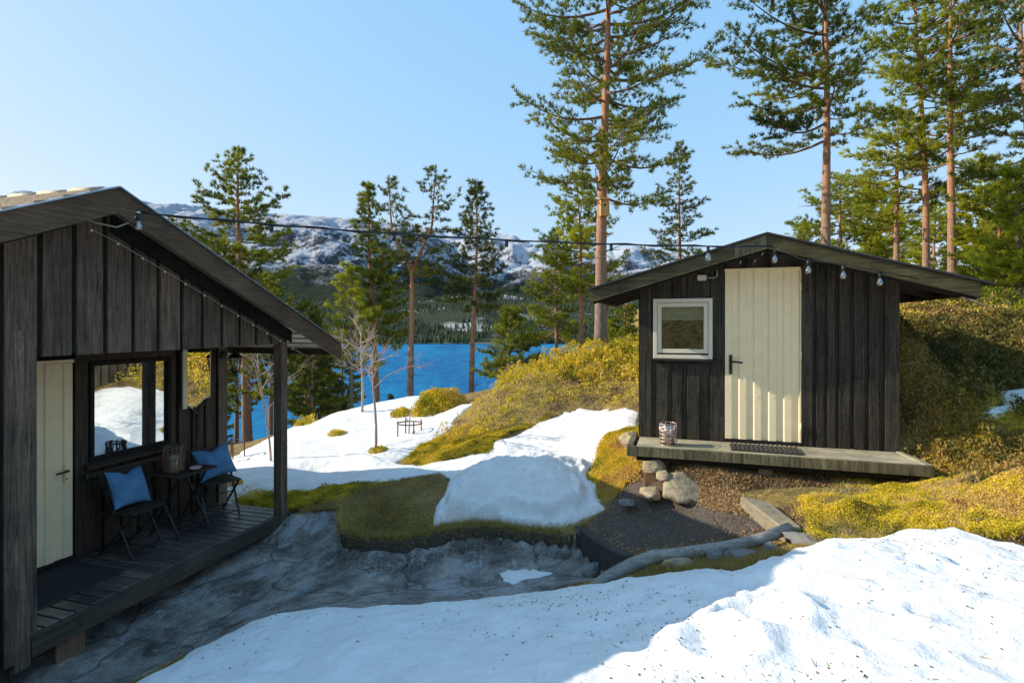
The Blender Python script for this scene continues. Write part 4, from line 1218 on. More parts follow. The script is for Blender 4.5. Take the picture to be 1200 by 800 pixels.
# window
sw_ = MB(); frame_box(sw_, -.80, -.132, 2.245, 2.955, .045, -.045, .05); swo = sw_.build('window', M['cream_win'], shed, .003)
sw_ = MB(); frame_box(sw_, -.752, -.180, 2.31, 2.905, .048, -.032, .03); sw_.build('sash', M['cream_win'], swo, .003)
MB().box(-.705, -.227, -.002, .004, 2.355, 2.86).build('pane', M['glass_soft'], swo)
MB().box(-.72, -.21, .05, .055, 2.70, 2.90).build('curtain', M['curtain'], swo)
MB().prism([(-.085, 2.222), (-.085, 2.232), (-.03, 2.243), (-.03, 2.222)], 'x', -.84, -.09).build('sill', M['black_metal'], swo)
# porch
po = MB()
for i, (a, b) in enumerate(((-.030 - .08, -.032), (-.192, -.118), (-.535, -.200))):
    po.box(w0 - .0, w1 + .02, a, b, PZ - .03, PZ - (0, .004, .002)[i])
po.box(w0 + .04, w1 - .0, -.030, .03, PZ - .03, PZ - .006)
po.build('porch_floor', M['porch'], shed, .004)
e = MB(); e.box(w0 - .10, w1 + .10, -.600, -.560, PZ - .105, PZ + .003)
e.build('porch_front', M['porch_front'], shed, .004)
e = MB(); e.box(w0 - .10, w0 - .035, -.556, .02, PZ - .10, PZ + .012); e.build('porch_end', M['porch_front'], shed, .004)
e = MB(); e.prism([(w1 + .02, -.02), (w1 - .03, -.02), (w1 + .03, -.556), (w1 + .10, -.556)], 'z', PZ - .09, PZ + .008); e.build('porch_end', M['porch'], shed, .004)
MB().box(w0, w1, -.54, 1.5, PZ - .16, PZ - .045).build('porch_joists', M['wood_deep'], shed)
for t in (w0 + .08, .30, w1 - .15):
    MB().box(t, t + .14, -.50, -.34, .70, PZ - .12).build('support', M['raw_grey'], shed, .006)
for t in (w0 + .1, .4, w1 - .2):
    MB().box(t, t + .16, 1.9, 2.1, .9, PZ - .12).build('support', M['raw_grey'], shed, .006)
# roof
def sroof(mb, s0, s1, t0, t1, y0, y1):
    mb.prism([(s0, rs(s0) + t0), (s1, rs(s1) + t0), (s1, rs(s1) + t1), (s0, rs(s0) + t1)], 'y', y0, y1)
r_ = MB(); sroof(r_, tA, tr_ - .02, -.04, -.012, -oS + .03, SD + .3); sroof(r_, tl + .02, tA, -.04, -.012, -oS + .03, SD + .3); r_.build('roof_deck', M['soffit'], shed)
r_ = MB(); sroof(r_, tA, tr_ + .10, -.010, .010, -oS - .03, SD + .33); sroof(r_, tl - .04, tA - .001, -.010, .010, -oS - .03, SD + .33); r_.build('roof_felt', M['felt'], shed)
r_ = MB(); sroof(r_, tA + .001, tr_, -.165, -.014, -oS, -oS + .026); sroof(r_, tl, tA - .32, -.165, -.014, -oS, -oS + .026); r_.build('fascia', M['fascia_shed'], shed, .003)
r_ = MB(); sroof(r_, tA - .318, tA - .001, -.165, -.014, -oS + .0015, -oS + .027); r_.build('fascia_patch', M['porch_front'], shed, .002)
r_ = MB(); sroof(r_, tA + .002, tr_ - .02, -.19, -.10, -oS + .03, -oS + .05); sroof(r_, tl + .02, tA, -.19, -.10, -oS + .03, -oS + .05); r_.build('fascia_inner', M['wood_deep'], shed)
for sgn, tt in ((1, tr_ - .03), (-1, tl + .005)):
    MB().box(tt, tt + .025, -oS + .03, SD + .28, rs(tt) - .15, rs(tt) - .02).build('eave_board', M['fascia_shed'], shed)
for y in (.5, 1.1, 1.7, 2.3):
    for a, b in ((w1, tr_ - .03), (tl + .03, w0)):
        r_ = MB(); r_.prism([(a, rs(a) - .14), (b, rs(b) - .14), (b, rs(b) - .042), (a, rs(a) - .042)], 'y', y - .5 + .03, y - .45 + .03)
        r_.build('rafter', M['wood_dark'], shed)

# junction box with conduit
jb = thing('junction_box', 'small white cable box under the shed eave left of the door', 'electrical box', shed_w(-.20, -.030, 3.19), SR_)
MB().box(-.10, .0, -.035, 0, -.03, .035).build('box_cover', M['white_plastic'], jb, .006)
MB().tube([(.0, -.02, .0), (.09, -.02, .0), (.115, -.02, .02), (.12, -.02, .09)], .010, 8).build('conduit', M['grey_plastic'], jb)

# ribbed rubber mat on the porch
rm = thing('rubber_mat', 'black ribbed rubber mat on the shed porch below the cream door', 'mat', shed_w(.385, -.33, PZ + .001), SR_ - R(1.5))
m1 = MB(); m1.box(-.345, .345, -.15, .20, 0, .006); m1.build('mat_base', M['rubber'], rm)
m2 = MB()
for i in range(15):
    x = -.325 + i * .046
    m2.prism([(x, .006), (x + .022, .006), (x + .018, .020), (x + .004, .020)], 'y', -.145, .195)
m2.build('mat_ribs', M['rubber'], rm)

# wire lantern on the porch
wl_ = thing('candle_holder', 'shiny steel and copper wire candle holder standing on the shed porch', 'candle holder', shed_w(-.62, -.38, PZ), SR_)
MB().lathe([(.070, .004), (.070, .215), (.065, .22)], 24).build('cylinder', M['steel'], wl_)
wr = MB()
for z in (.008, .045, .085, .125, .165, .205, .24):
    wr.tube([(.092 * math.cos(a), .092 * math.sin(a), z) for a in np.linspace(0, 2 * math.pi, 25)], .0045, 5, cap=False)
for k in range(10):
    a = 2 * math.pi * k / 10; wr.tube([(.092 * math.cos(a), .092 * math.sin(a), .004), (.092 * math.cos(a), .092 * math.sin(a), .242)], .0035, 5)
wr.build('wire_cage', M['copper'], wl_)

# ------------------------------------------------------------------ lights strings
def fascia_w(s, z, off=-.02): return cab_w(s, -OV + off, z)
A = Vector(fascia_w(AS + .165, 3.60)); B = Vector(shed_w(.455, -oS - .02, 3.475))
def bulb_parts(parent, p, sock_only=False):
    s = MB(); s.tube([(p[0], p[1], p[2]), (p[0], p[1], p[2] - .055)], .017, 10); s.build('socket', M['black_plastic'], parent)
    if not sock_only:
        b = MB(); b.lathe([(.013, -.055), (.016, -.070), (.028, -.092), (.033, -.112), (.030, -.130), (.018, -.143), (.003, -.147)], 14, p)
        b.build('bulb', M['bulb'], parent)
sl_ = thing('festoon_lights', 'black festoon light string stretched from the cabin gable to the shed roof', 'light string', tuple(A))
cb = MB(); pl = []
for i in range(41):
    w = i / 40; p = A.lerp(B, w) - A; p.z -= .30 * w * (1 - w); pl.append(p)
cb.tube(pl, .008, 6)
cb.tube([p + Vector((0, .012 * math.sin(i * 1.3), .012 * math.cos(i * 1.3))) for i, p in enumerate(pl)], .006, 6)
rope = cb.build('cable', M['black_plastic'], sl_)
def at_u(u):
    best = min(pl, key=lambda p: abs(CX + F * (p + A).x / (p + A).y - u)); return best
for u, so in ((163, 0), (320, 1), (460, 0), (595, 1), (717, 0), (836, 0)):
    bulb_parts(sl_, at_u(u) - Vector((0, 0, .01)), bool(so))
h_ = MB(); h_.tube([(-.06, 0, 0), (0.02, 0, 0)], .012, 8); h_.build('hook', M['steel'], sl_)
# continuing along the shed fascia
s2 = thing('festoon_lights', 'string of clear bulbs hanging along the right shed fascia', 'light string', shed_w(.455, -oS - .03, 3.46), SR_)
pp = [(0, 0, 0), (.27, -.01, -.13), (.60, -.012, -.19), (.95, .0, -.27), (1.30, .0, -.36)]
c2 = MB(); c2.tube(pp, .006, 6)
c2.build('cable', M['black_plastic'], s2)
for p in ((.01, -.02, -.02), (.33, .0, -.14), (.65, .0, -.205), (.98, .02, -.28)):
    bulb_parts(s2, p)
# fairy lights under the cabin gable
fy = thing('fairy_lights', 'thin string of tiny white lights under the cabin gable overhang', 'light string', cab_w(AS - .15, -.30, AZ - .30), CR)
ln_ = []
for i in range(13):
    s = -.05 + i * .225
    ln_.append(Vector((s + .15 - .0, .21, .30 - SL * abs(s) - .30 - .0)))
ln_ = [Vector((p.x, .17, -SL * max(0, p.x - .15) - .03)) for p in ln_]
MB().tube(ln_, .003, 5).build('wire', M['grey_plastic'], fy)
fb = MB()
for i, p in enumerate(ln_[:-1]):
    for w in (0.0,):
        q = p.lerp(ln_[i + 1], w); fb.tube([q, q + Vector((0, 0, -.022))], [.010, .004], 6)
fb.build('led_caps', M['white_plastic'], fy)
# a few of the same on the shed gable
fy2 = thing('fairy_lights', 'few tiny white light clips above the shed door', 'light string', shed_w(0, -.06, 3.33), SR_)
fb = MB()
for x_, z_ in ((-.02, .01), (.16, .015), (.31, .02), (.39, .10)):
    fb.tube([(x_, 0, z_), (x_ + .015, 0, z_ + .03)], .006, 6)
fb.build('led_caps', M['white_plastic'], fy2)
MB().tube([(-.02, .01, .02), (.16, .01, .03), (.31, .01, .04), (.39, .01, .13)], .003, 5).build('wire', M['black_plastic'], fy2)
# cable loop at the cabin hook
cl_ = thing('cable_lead', 'grey lead curving from the cabin fascia to the gable', 'cable', fascia_w(AS + .16, 3.585), CR)
MB().tube([(0, 0, 0), (-.03, .05, -.07), (-.09, .12, -.12), (-.2, .2, -.10), (-.3, .26, -.06)], .007, 8).build('cable', M['grey_plastic'], cl_)

# ------------------------------------------------------------------ porch furniture
def folding_chair(label, loc, rz):
    """slatted folding chair; faces local -y"""
    r = thing('folding_chair', label, 'chair', loc, rz, 'black folding chairs on the porch')
    sh_, w_ = .45, .38
    fr = MB()
    for sx in (-w_ / 2, w_ / 2):
        fr.bar((sx, -.19, .01), (sx, .20, .84), .012, .024, (1, 0, 0))      # long leg into the back
        fr.bar((sx * .92, .22, .01), (sx * .92, -.20, sh_ - .015), .012, .024, (1, 0, 0))
        fr.bar((sx * .90, -.21, sh_ - .012), (sx * .90, .17, sh_ - .012), .014, .014)
    fr.bar((-w_ / 2, -.165, .06), (w_ / 2, -.165, .06), .012, .012); fr.bar((-w_ / 2 * .92, .195, .06), (w_ / 2 * .92, .195, .06), .012, .012)
    fr.bar((-w_ / 2, -.06, .29), (w_ / 2, -.06, .29), .010, .010)
    fr.build('frame', M['black_metal'], r)
    se = MB()
    for i in range(6): se.box(-w_ / 2 - .012, w_ / 2 + .012, -.22 + i * .067, -.22 + i * .067 + .052, sh_ - .004, sh_ + .012)
    se.build('seat', M['wood_dark'], r, .003)
    bk = MB()
    for z, y in ((.62, .098), (.77, .168)):
        bk.prism([(y - .022, z), (y - .010, z), (y + .016, z + .058), (y + .004, z + .058)], 'x', -w_ / 2 - .014, w_ / 2 + .014)
    bk.build('backrest', M['wood_dark'], r, .003)
    return r
def cushion(label, loc, rot, w_=.44, h_=.40, seed=0):
    n = 26; us = np.linspace(-1, 1, n); U, Vv = np.meshgrid(us, us)
    th = .075 * ((1 - U ** 2) * (1 - Vv ** 2)) ** .42
    pin = 1 - .10 * (1 - U ** 2) * np.abs(Vv) ** 3
    pin2 = 1 - .10 * (1 - Vv ** 2) * np.abs(U) ** 3
    wr = .030 * fbm(U * 2 + seed, Vv * 2, 1.0, 3) * (1 - np.abs(U) ** 4) * (1 - np.abs(Vv) ** 4)
    dent = .035 * np.exp(-((U / .35) ** 2 + ((Vv - .95) / .5) ** 2))
    X = U * w_ / 2 * pin2; Z = Vv * h_ / 2 * pin - dent * 1.3
    f1 = np.stack([X, -th - wr, Z], -1).reshape(-1, 3); f2_ = np.stack([X, th - wr + .002, Z], -1).reshape(-1, 3)
    v = np.r_[f1, f2_]; g = grid_faces(n, n); f = np.r_[g, g[:, ::-1] + n * n]
    o = np_mesh('cushion', v, f, M['denim'], smooth=True)
    tag(o, label, 'cushion', 'blue cushions on the porch chairs')
    o.location = loc; o.rotation_euler = rot
    return o
# near chair: faces the far end of the porch (toward the table), back to the door side
TX, TY = 1.85, .67
CH1 = cab_w(1.30, .70, DZ); CH2 = cab_w(2.38, .68, DZ)
folding_chair('black slatted folding chair nearest the cabin door', CH1, CR + R(6))
folding_chair('black slatted folding chair at the far end of the porch', CH2, CR - R(22))
def off(base, rz, dx, dy, dz):
    return (base[0] + dx * math.cos(rz) - dy * math.sin(rz), base[1] + dx * math.sin(rz) + dy * math.cos(rz), base[2] + dz)
r1 = CR + R(6); r2 = CR - R(22)
cushion('blue cushion leaning on the chair nearest the cabin door', off(CH1, r1, 0.01, .055, .665), (R(-24), R(5), r1), seed=1)
cushion('blue cushion slumped on the far porch chair', off(CH2, r2, 0.0, .055, .665), (R(-26), R(-7), r2), seed=5)
tb = thing('folding_table', 'black slatted folding table between the two porch chairs', 'table', cab_w(TX, TY, DZ), CR)
tp = MB()
for i in range(7): tp.box(-.27 + i * .078, -.27 + i * .078 + .064, -.25, .25, .700, .718)
tp.box(-.27, .27, -.262, -.245, .690, .716); tp.box(-.27, .27, .245, .262, .690, .716)
tp.build('table_top', M['wood_dark'], tb, .003)
for sx in (-.2, .2):
    fr = MB(); fr.bar((sx, -.22, .01), (sx, .20, .70), .014, .024, (1, 0, 0)); fr.build('leg', M['black_metal'], tb)
    fr = MB(); fr.bar((sx * .9, .22, .01), (sx * .9, -.20, .70), .014, .024, (1, 0, 0)); fr.build('leg', M['black_metal'], tb)
fr = MB(); fr.bar((-.2, -.19, .06), (.2, -.19, .06), .012, .012); fr.bar((-.2, .19, .06), (.2, .19, .06), .012, .012); fr.build('stretcher', M['black_metal'], tb)
# candle lantern wrapped in twigs
ct = thing('candle_lantern', 'rustic bark and twig lantern with a pale candle on the porch table', 'lantern', cab_w(TX - .10, TY - .02, DZ + .719), CR)
MB().lathe([(.045, .012), (.045, .175), (.01, .18)], 18).build('candle', M['wax'], ct)
MB().lathe([(.095, 0), (.095, .012)], 20).build('base', M['raw_grey'], ct)
tw = MB(); rg = np.random.default_rng(4)
for k in range(26):
    a = 2 * math.pi * k / 26; da = rg.normal(0, .32)
    tw.tube([(.098 * math.cos(a + da * w) + rg.normal(0, .003), .098 * math.sin(a + da * w), .29 * w) for w in np.linspace(0, 1, 6)], rg.uniform(.004, .009), 5)
for z in (.03, .15, .27):
    tw.tube([(.102 * math.cos(a), .102 * math.sin(a), z + .01 * math.sin(3 * a)) for a in np.linspace(0, 2 * math.pi, 25)], .007, 5, cap=False)
tw.build('twig_sleeve', M['raw_grey'], ct)
# pink shell dish
pd = MB(); n = 24; prof = []
sh = thing('shell_dish', 'pale pink shell shaped dish on the porch table', 'dish', cab_w(TX + .02, TY - .20, DZ + .719), CR + .6)
vs = []
for r_f, z in ((0.0, .006), (.5, .008), (.85, .016), (1.0, .026), (.97, .030), (.8, .021), (.45, .012), (0.0, .010)):
    for k in range(n):
        a = 2 * math.pi * k / n; rr = (.085 + .014 * math.cos(a)) * (1 + .03 * math.cos(9 * a) * r_f)
        vs.append((rr * r_f * math.cos(a), rr * r_f * .72 * math.sin(a), z))
fs_ = [(i * n + k, i * n + (k + 1) % n, (i + 1) * n + (k + 1) % n, (i + 1) * n + k) for i in range(7) for k in range(n)]
pd.add(vs, fs_, True); pd.build('dish_body', M['pink'], sh)

# ------------------------------------------------------------------ kerbs, walls, log, stones
def strip_wall(name, label, cat, pts, width, ztops, zbots, mat, bev=.01):
    r = thing(name, label, cat, (pts[0][0], pts[0][1], 0))
    ox, oy = pts[0]
    vs = []; n = len(pts)
    for i, (x, y) in enumerate(pts):
        a = Vector(pts[max(0, i - 1)]); b = Vector(pts[min(n - 1, i + 1)])
        d = (b - a).normalized(); nn = Vector((-d.y, d.x))
        for sgn, z in ((-.5, ztops[i]), (.5, ztops[i]), (.5, zbots[i]), (-.5, zbots[i])):
            vs.append((x - ox + nn.x * width * sgn, y - oy + nn.y * width * sgn, z))
    fs = [(i * 4 + j, i * 4 + (j + 1) % 4, i * 4 + 4 + (j + 1) % 4, i * 4 + 4 + j) for i in range(n - 1) for j in range(4)]
    fs += [(3, 2, 1, 0), tuple((n - 1) * 4 + j for j in range(4))]
    mb = MB(); mb.add(vs, fs); mb.build('wall_body', mat, r, bev)
    return r
kp = []
for i in range(len(KERB) - 1):
    for w in (0, .17, .33, .5, .67, .83):
        a = KERB[i]; b = KERB[i + 1]; kp.append((a[0] + (b[0] - a[0]) * w, a[1] + (b[1] - a[1]) * w))
kp.append(KERB[-1]); kp = kp[6:]
krg = np.random.default_rng(5)
kp = [(p[0] + krg.normal(0, .003), p[1] + krg.normal(0, .006)) for p in kp]
kz = [float(H_hi(np.array([p[0]]), np.array([p[1] + .03]))[0]) + .012 for p in kp]
kz = [z + krg.normal(0, .007) - .012 for z in kz]
strip_wall('kerb', 'curved dark stone kerb along the front of the grass patch', 'kerb', kp, .055, kz, [z - .40 for z in kz], M['kerb'], .012)
ww = [(WALL[0][0] + (WALL[1][0] - WALL[0][0]) * w, WALL[0][1] + (WALL[1][1] - WALL[0][1]) * w) for w in np.linspace(-.03, 1.02, 9)]
wz = [float(H_hi(np.array([p[0] + .05]), np.array([p[1]]))[0]) + .008 for p in ww]
strip_wall('retaining_wall', 'low dark retaining wall at the end of the gravel walkway', 'wall', ww, .09, wz, [z - .55 for z in wz], M['soilwall'], .015)
# concrete step slab near the shed
st = thing('concrete_step', 'weathered concrete slab on edge of the path in front of the shed', 'step', (0, 0, 0))
cpts = [P(867, 576, 1.03), P(900, 582, 1.02), P(940, 612, .975), P(922, 617, .955)]
mb = MB(); zt = [p[2] for p in cpts]
mb.add([(p[0], p[1], p[2] - .035) for p in cpts] + [(p[0], p[1], p[2] - .35) for p in cpts], [(3, 2, 1, 0), (4, 5, 6, 7), (0, 1, 5, 4), (1, 2, 6, 5), (2, 3, 7, 6), (3, 0, 4, 7)])
sb_ = mb.build('slab', M['concrete'], st, .012)
# log
lg = thing('log', 'bleached grey log lying along the lower edge of the walkway', 'log', (0, 0, 0))
lp = [P(690, 690, .56), P(712, 676, .60), P(740, 662, .66), P(765, 652, .70), P(800, 648, .74), P(850, 641, .82), P(890, 632, .88), P(925, 618, .93)]
lb = MB(); lb.tube([Vector(p) for p in lp], [.030, .05, .058, .056, .05, .05, .048, .044], 12); lo = lb.build('log_body', M['log'], lg)

def rock(label, loc, sx, sy, sz, seed, mat='rock', group=None, name='rock'):
    n1, n2 = 60, 36
    th = np.linspace(0, 2 * math.pi, n1, endpoint=False); ph = np.linspace(0.001, math.pi - .001, n2)
    TH, PH = np.meshgrid(th, ph)
    d = np.stack([np.cos(TH) * np.sin(PH), np.sin(TH) * np.sin(PH), np.cos(PH)], -1)
    q = d + seed * 3.1
    r = 1 + .55 * fbm(q[..., 0] * 1.2, q[..., 1] * 1.2, q[..., 2] * 1.2, 3) + .10 * fbm(q[..., 0] * 5, q[..., 1] * 5, q[..., 2] * 5, 3)
    rgk = np.random.default_rng(int(seed * 100))
    for _ in range(11):
        pn = rgk.normal(0, 1, 3); pn[2] = abs(pn[2]) * .7; pn /= np.linalg.norm(pn)
        dt = d @ pn; cc = rgk.uniform(.62, .88)
        r = np.where(dt > .05, np.minimum(r, cc / np.maximum(dt, .05)), r)
    r = r * (1 + .05 * fbm(q[..., 0] * 9, q[..., 1] * 9, q[..., 2] * 9, 3))
    v = d * r[..., None] * [sx, sy, sz]
    i = np.arange(n1 * n2).reshape(n2, n1); j = np.roll(i, -1, 1)
    f = np.stack([i[:-1], i[1:], j[1:], j[:-1]], -1).reshape(-1, 4)
    o = np_mesh(name, v.reshape(-1, 3), f, M[mat], smooth=True)
    tag(o, label, 'rock', group); o.location = loc; o.rotation_euler = (0, 0, seed)
    return o
def rpx(label, u, v, z, sx, sy, sz, seed, mat='rock', group=None):
    p = P(u, v, z); return rock(label, (p[0], p[1], p[2]), sx, sy, sz, seed, mat, group)
rpx('large lichen covered rock under the left end of the shed porch', 800, 566, .93, .36, .26, .15, 1.3)
rpx('flat pale stone wedged under the shed porch corner', 765, 545, 1.08, .17, .16, .07, 2.2)
rpx('low rock shelf showing through the leaves under the porch middle', 850, 574, .90, .26, .16, .06, 12.3)
rpx('flat broken stone at the upper edge of the gravel walkway', 762, 576, .86, .20, .13, .06, 14.1)
rpx('small round stone below the shed porch corner', 778, 556, 1.05, .10, .09, .06, 4.2)
rpx('pale boulder half sunk in the moss left of the shed', 738, 515, 1.14, .16, .22, .11, 3.1)
rpx('grey stone at the bottom of the low retaining wall', 694, 668, .24, .11, .10, .08, 5.0, 'rock_grey')
rpx('roundish grey stone behind the log, between two smaller ones', 868, 652, .82, .13, .10, .075, 6.0, 'rock_grey')
rpx('small bluish stone right beside the round grey stone at the log', 903, 645, .86, .09, .08, .06, 7.4, 'rock_grey')
rpx('long low stone against the right end of the log', 945, 632, .92, .22, .11, .055, 8.4, 'rock_grey')
rpx('small stone tucked behind the middle of the log', 838, 650, .80, .08, .07, .05, 9.1, 'rock_grey')
rpx('flat mossy stone in front of the log', 800, 662, .70, .15, .09, .05, 2.9, 'rock')
rpx('flat pale stone in the golden moss before the shed', 1022, 604, 1.01, .10, .05, .025, 3.7)
rpx('small pale stone showing in the grass right of the concrete slab', 962, 590, 1.0, .08, .06, .025, 1.7)
rpx('flat dark stone slab in the shade under the grass mound', 735, 588, .74, .10, .10, .03, 3.3, 'rock_grey')

# metal plant rings in the snow
def ring_stand(label, u, v, z, s):
    p = P(u, v, z)
    r = thing('plant_support', label, 'plant support', (p[0], p[1], p[2] - .05), 0, 'rusty plant rings in the snow')
    mb = MB(); mb.tube([(s * math.cos(a), s * .9 * math.sin(a), .30 * s / .22) for a in np.linspace(0, 2 * math.pi, 25)], .012, 6, cap=False); mb.build('ring', M['rust'], r)
    for k in range(4):
        a = .5 + k * math.pi / 2
        mb = MB(); mb.tube([(s * math.cos(a), s * .9 * math.sin(a), 0), (s * math.cos(a), s * .9 * math.sin(a), .36 * s / .22)], .012, 6); mb.build('stake', M['rust'], r)
    return r
rp = ring_stand('rusty plant ring with stick standing in snow beside the heather bush', 480, 512, .62, .22)
ring_stand('rusty plant ring in snow just beyond the porch corner', 272, 532, .35, .20)
mb = MB(); mb.tube([(-.02, 0, 0), (.0, 0, .35), (.03, .02, .62)], [.018, .012, .006], 6); mb.tube([(0, 0, .3), (-.08, 0, .42)], .008, 5); mb.tube([(0.0, 0, .1), (.10, 0, .16)], .010, 5); mb.build('stick', M['twig'], rp)

# bare sapling
def bare_tree(name, label, x, y, h, r0, seed, lean=(0, 0), depth=4, spread=.5, mat='twig', nb=7, first=.45, group=None, z0=None):
    rg = np.random.default_rng(seed)
    z0 = Hs(x, y) - .03 if z0 is None else z0
    root = thing(name, label, 'tree' if h > 1 else 'shrub', (x, y, z0), 0, group)
    tk = MB(); br = MB()
    pts = [np.array([lean[0] * t * h + .02 * math.sin(t * 6), lean[1] * t * h, t * h]) for t in np.linspace(0, 1, 8)]
    tk.tube(pts, [r0 * (1 - .75 * t) + .003 for t in np.linspace(0, 1, 8)], 8)
    def grow(p, d, l, r, lev):
        m = p + d * l * .5 + rg.normal(0, l * .07, 3); e = p + d * l + rg.normal(0, l * .08, 3) + np.array([0, 0, l * .12])
        br.tube([p, m, e], [r, r * .75, r * .4], 5, cap=False)
        if lev <= 0: return
        for k in range(3):
            w = rg.uniform(.35, 1.0); q = p + (e - p) * w
            nd = d + rg.normal(0, spread, 3); nd[2] += .15; nd /= np.linalg.norm(nd)
            grow(q, nd, l * rg.uniform(.45, .7), r * .55, lev - 1)
    for i in range(nb):
        t = first + (1 - first) * (i + .5) / nb; k = min(6, int(t * 7)); p = pts[k] + (pts[k + 1] - pts[k]) * (t * 7 - k)
        a = i * 2.4 + rg.random(); d = np.array([math.cos(a), math.sin(a), rg.uniform(.3, 1.1)]); d /= np.linalg.norm(d)
        grow(p, d, h * rg.uniform(.25, .42) * (1.2 - t * .5), r0 * .42, depth - 1)
    tk.build('trunk', M[mat], root); br.build('branches', M[mat], root)
    return root
x, y = cast(440, 533); bare_tree('sapling', 'thin bare sapling standing in the snow behind the porch', x, y, 1.75, .024, 2, lean=(-.02, 0), nb=8, first=.60, spread=.45)
x, y = cast(300, 545); bare_tree('sapling', 'bare pinkish birch with spreading twigs just beyond the porch', ux(318, 9.0), 9.0, 1.9, .018, 5, lean=(-.12, 0), nb=9, first=.45, spread=.5, depth=4)
bare_tree('sapling', 'leafless grey sapling in the lake view left of the pines', ux(424, 12.0), 12.0, 2.0, .03, 8, nb=8, first=.4, spread=.6, depth=3)

# ------------------------------------------------------------------ ground cover
def sample_poly(poly, n, rg, fuzz=0.0):
    x0, y0 = poly.min(0); x1, y1 = poly.max(0)
    out = []
    got = 0
    while got < n:
        X = rg.uniform(x0, x1, n * 2); Y = rg.uniform(y0, y1, n * 2)
        k = sdist(poly, X, Y) + fuzz * fbm(X * 3, Y * 3, 3.0, 3) > 0
        out.append(np.c_[X[k], Y[k]]); got += k.sum()
    return np.concatenate(out)[:n]
SNOWS = [(S2, .03), (FG, .09), (MO, .0), (S3, .02)]
def off_snow(p, extra=()):
    k = np.ones(len(p), bool)
    for poly, mgn in SNOWS: k &= sdist(poly, p[:, 0], p[:, 1]) + .07 * fbm(p[:, 0] * 2.6, p[:, 1] * 2.6, 2.0, 5, gain=.6) < mgn
    for poly in extra: k &= sdist(poly, p[:, 0], p[:, 1]) < 0
    return p[k]
def away_buildings(p):
    # keep plants out from under the shed body and the cabin
    t = (p[:, 0] - Q0[0]) * math.cos(SR_) + (p[:, 1] - Q0[1]) * math.sin(SR_); yy = -(p[:, 0] - Q0[0]) * math.sin(SR_) + (p[:, 1] - Q0[1]) * math.cos(SR_)
    k = ~((t > w0 - .05) & (t < w1 + .05) & (yy > -.45) & (yy < SD + .1))
    s = (p[:, 0] - C0[0]) * math.cos(CR) + (p[:, 1] - C0[1]) * math.sin(CR); y2 = -(p[:, 0] - C0[0]) * math.sin(CR) + (p[:, 1] - C0[1]) * math.cos(CR)
    k &= ~((s > wS0) & (s < 3.0) & (y2 > -.05))
    return p[k]
def hz(p): return H(p[:, 0], p[:, 1])

def cover(name, label, cat, p, K, L, W, mat, spread=.8, up=.6, lift=0.0, seed=1, tint_f=.35, lump=0.0, base=.5, lf=3.0, scale_d=False):
    rg = np.random.default_rng(seed)
    z = hz(p)
    bumpy = np.maximum(0, fbm(p[:, 0] * lf, p[:, 1] * lf, 8.0, 4)) * lump
    P3 = np.c_[p, z + lift + bumpy * rg.uniform(.3, 1, len(p))]
    T = base + tint_f * 1.8 * fbm(p[:, 0] * 1.1, p[:, 1] * 1.1, 2.5, 4) + rg.normal(0, .12, len(p))
    D = np.tile([0, 0, up], (len(p), 1)) + rg.normal(0, .2, (len(p), 3))
    v, f, t = blades(P3, D, K, L, W, spread, T, rg)
    o = np_mesh(name, v, f, M[mat], tint=t)
    tag(o, label, cat, kind='stuff')
    return o
rg = np.random.default_rng(77)
def leafy(name, label, cat, p, hgt, n_leaf, size, mat, seed, base=.45, tf=.4, lumpf=1.6, lumpa=.6, kind='stuff', zfun=None):
    """dense low shrub cover: small leaf quads spread through a lumpy layer above the ground"""
    rg = np.random.default_rng(seed)
    q = np.repeat(p, n_leaf, 0) + rg.normal(0, .035, (len(p) * n_leaf, 2))
    z = hz(q) if zfun is None else zfun(q)
    lum = hgt * (0.15 + lumpa * (fbm(q[:, 0] * lumpf, q[:, 1] * lumpf, 6.0, 4) + .35) + 1.35 * (vnoise(q[:, 0] * 4.5, q[:, 1] * 4.5) ** 2.0) + .35 * (vnoise(q[:, 0] * 13, q[:, 1] * 13) - .4))
    lum = np.maximum(lum, .02)
    a = 1 - rg.random(len(q)) ** 2 * .55
    c = np.c_[q, z + lum * a]
    d1 = rg.normal(0, 1, (len(q), 3)); d1[:, 2] = np.abs(d1[:, 2]) + .4; d1 /= np.linalg.norm(d1, axis=1, keepdims=True)
    d2 = np.cross(d1, rg.normal(0, 1, (len(q), 3))); d2 /= np.linalg.norm(d2, axis=1, keepdims=True)
    s = size * rg.uniform(.6, 1.5, (len(q), 1))
    v = np.stack([c - d1 * s, c + d2 * s * .38, c + d1 * s, c - d2 * s * .38], 1).reshape(-1, 3)
    f = np.arange(len(q) * 4).reshape(-1, 4)
    patch = fbm(q[:, 0] * .9, q[:, 1] * .9, 1.5, 4); fine = fbm(q[:, 0] * 5, q[:, 1] * 5, 1.5, 2)
    T = np.clip(base + tf * (patch * 1.6 + fine * 1.3) + rg.normal(0, .17, len(q)), 0, 1)
    o = np_mesh(name, v, f, M[mat], tint=np.repeat(T, 4))
    tag(o, label, cat, kind=kind)
    return o
# golden heather on the middle hill
hp_ = away_buildings(off_snow(sample_poly(HEATH, 32000, rg, .15)))
leafy('heather', 'golden heather and bilberry covering the hill left of the shed', 'heather', hp_, .27, 10, .020, 'heath', 1, base=.42)
# strip below it down to the snow, thinner moss
MOSS1 = poly_w([(470, 543), (507, 518), (545, 500), (575, 508), (610, 500), (646, 488), (600, 508), (572, 518), (573, 530), (530, 538), (495, 546)])
mp = sample_poly(MOSS1, 16000, rg, .08)
leafy('moss_bank', 'yellow moss bank at the foot of the heather hill beside the snow', 'moss', mp, .075, 6, .011, 'moss', 2, base=.35)
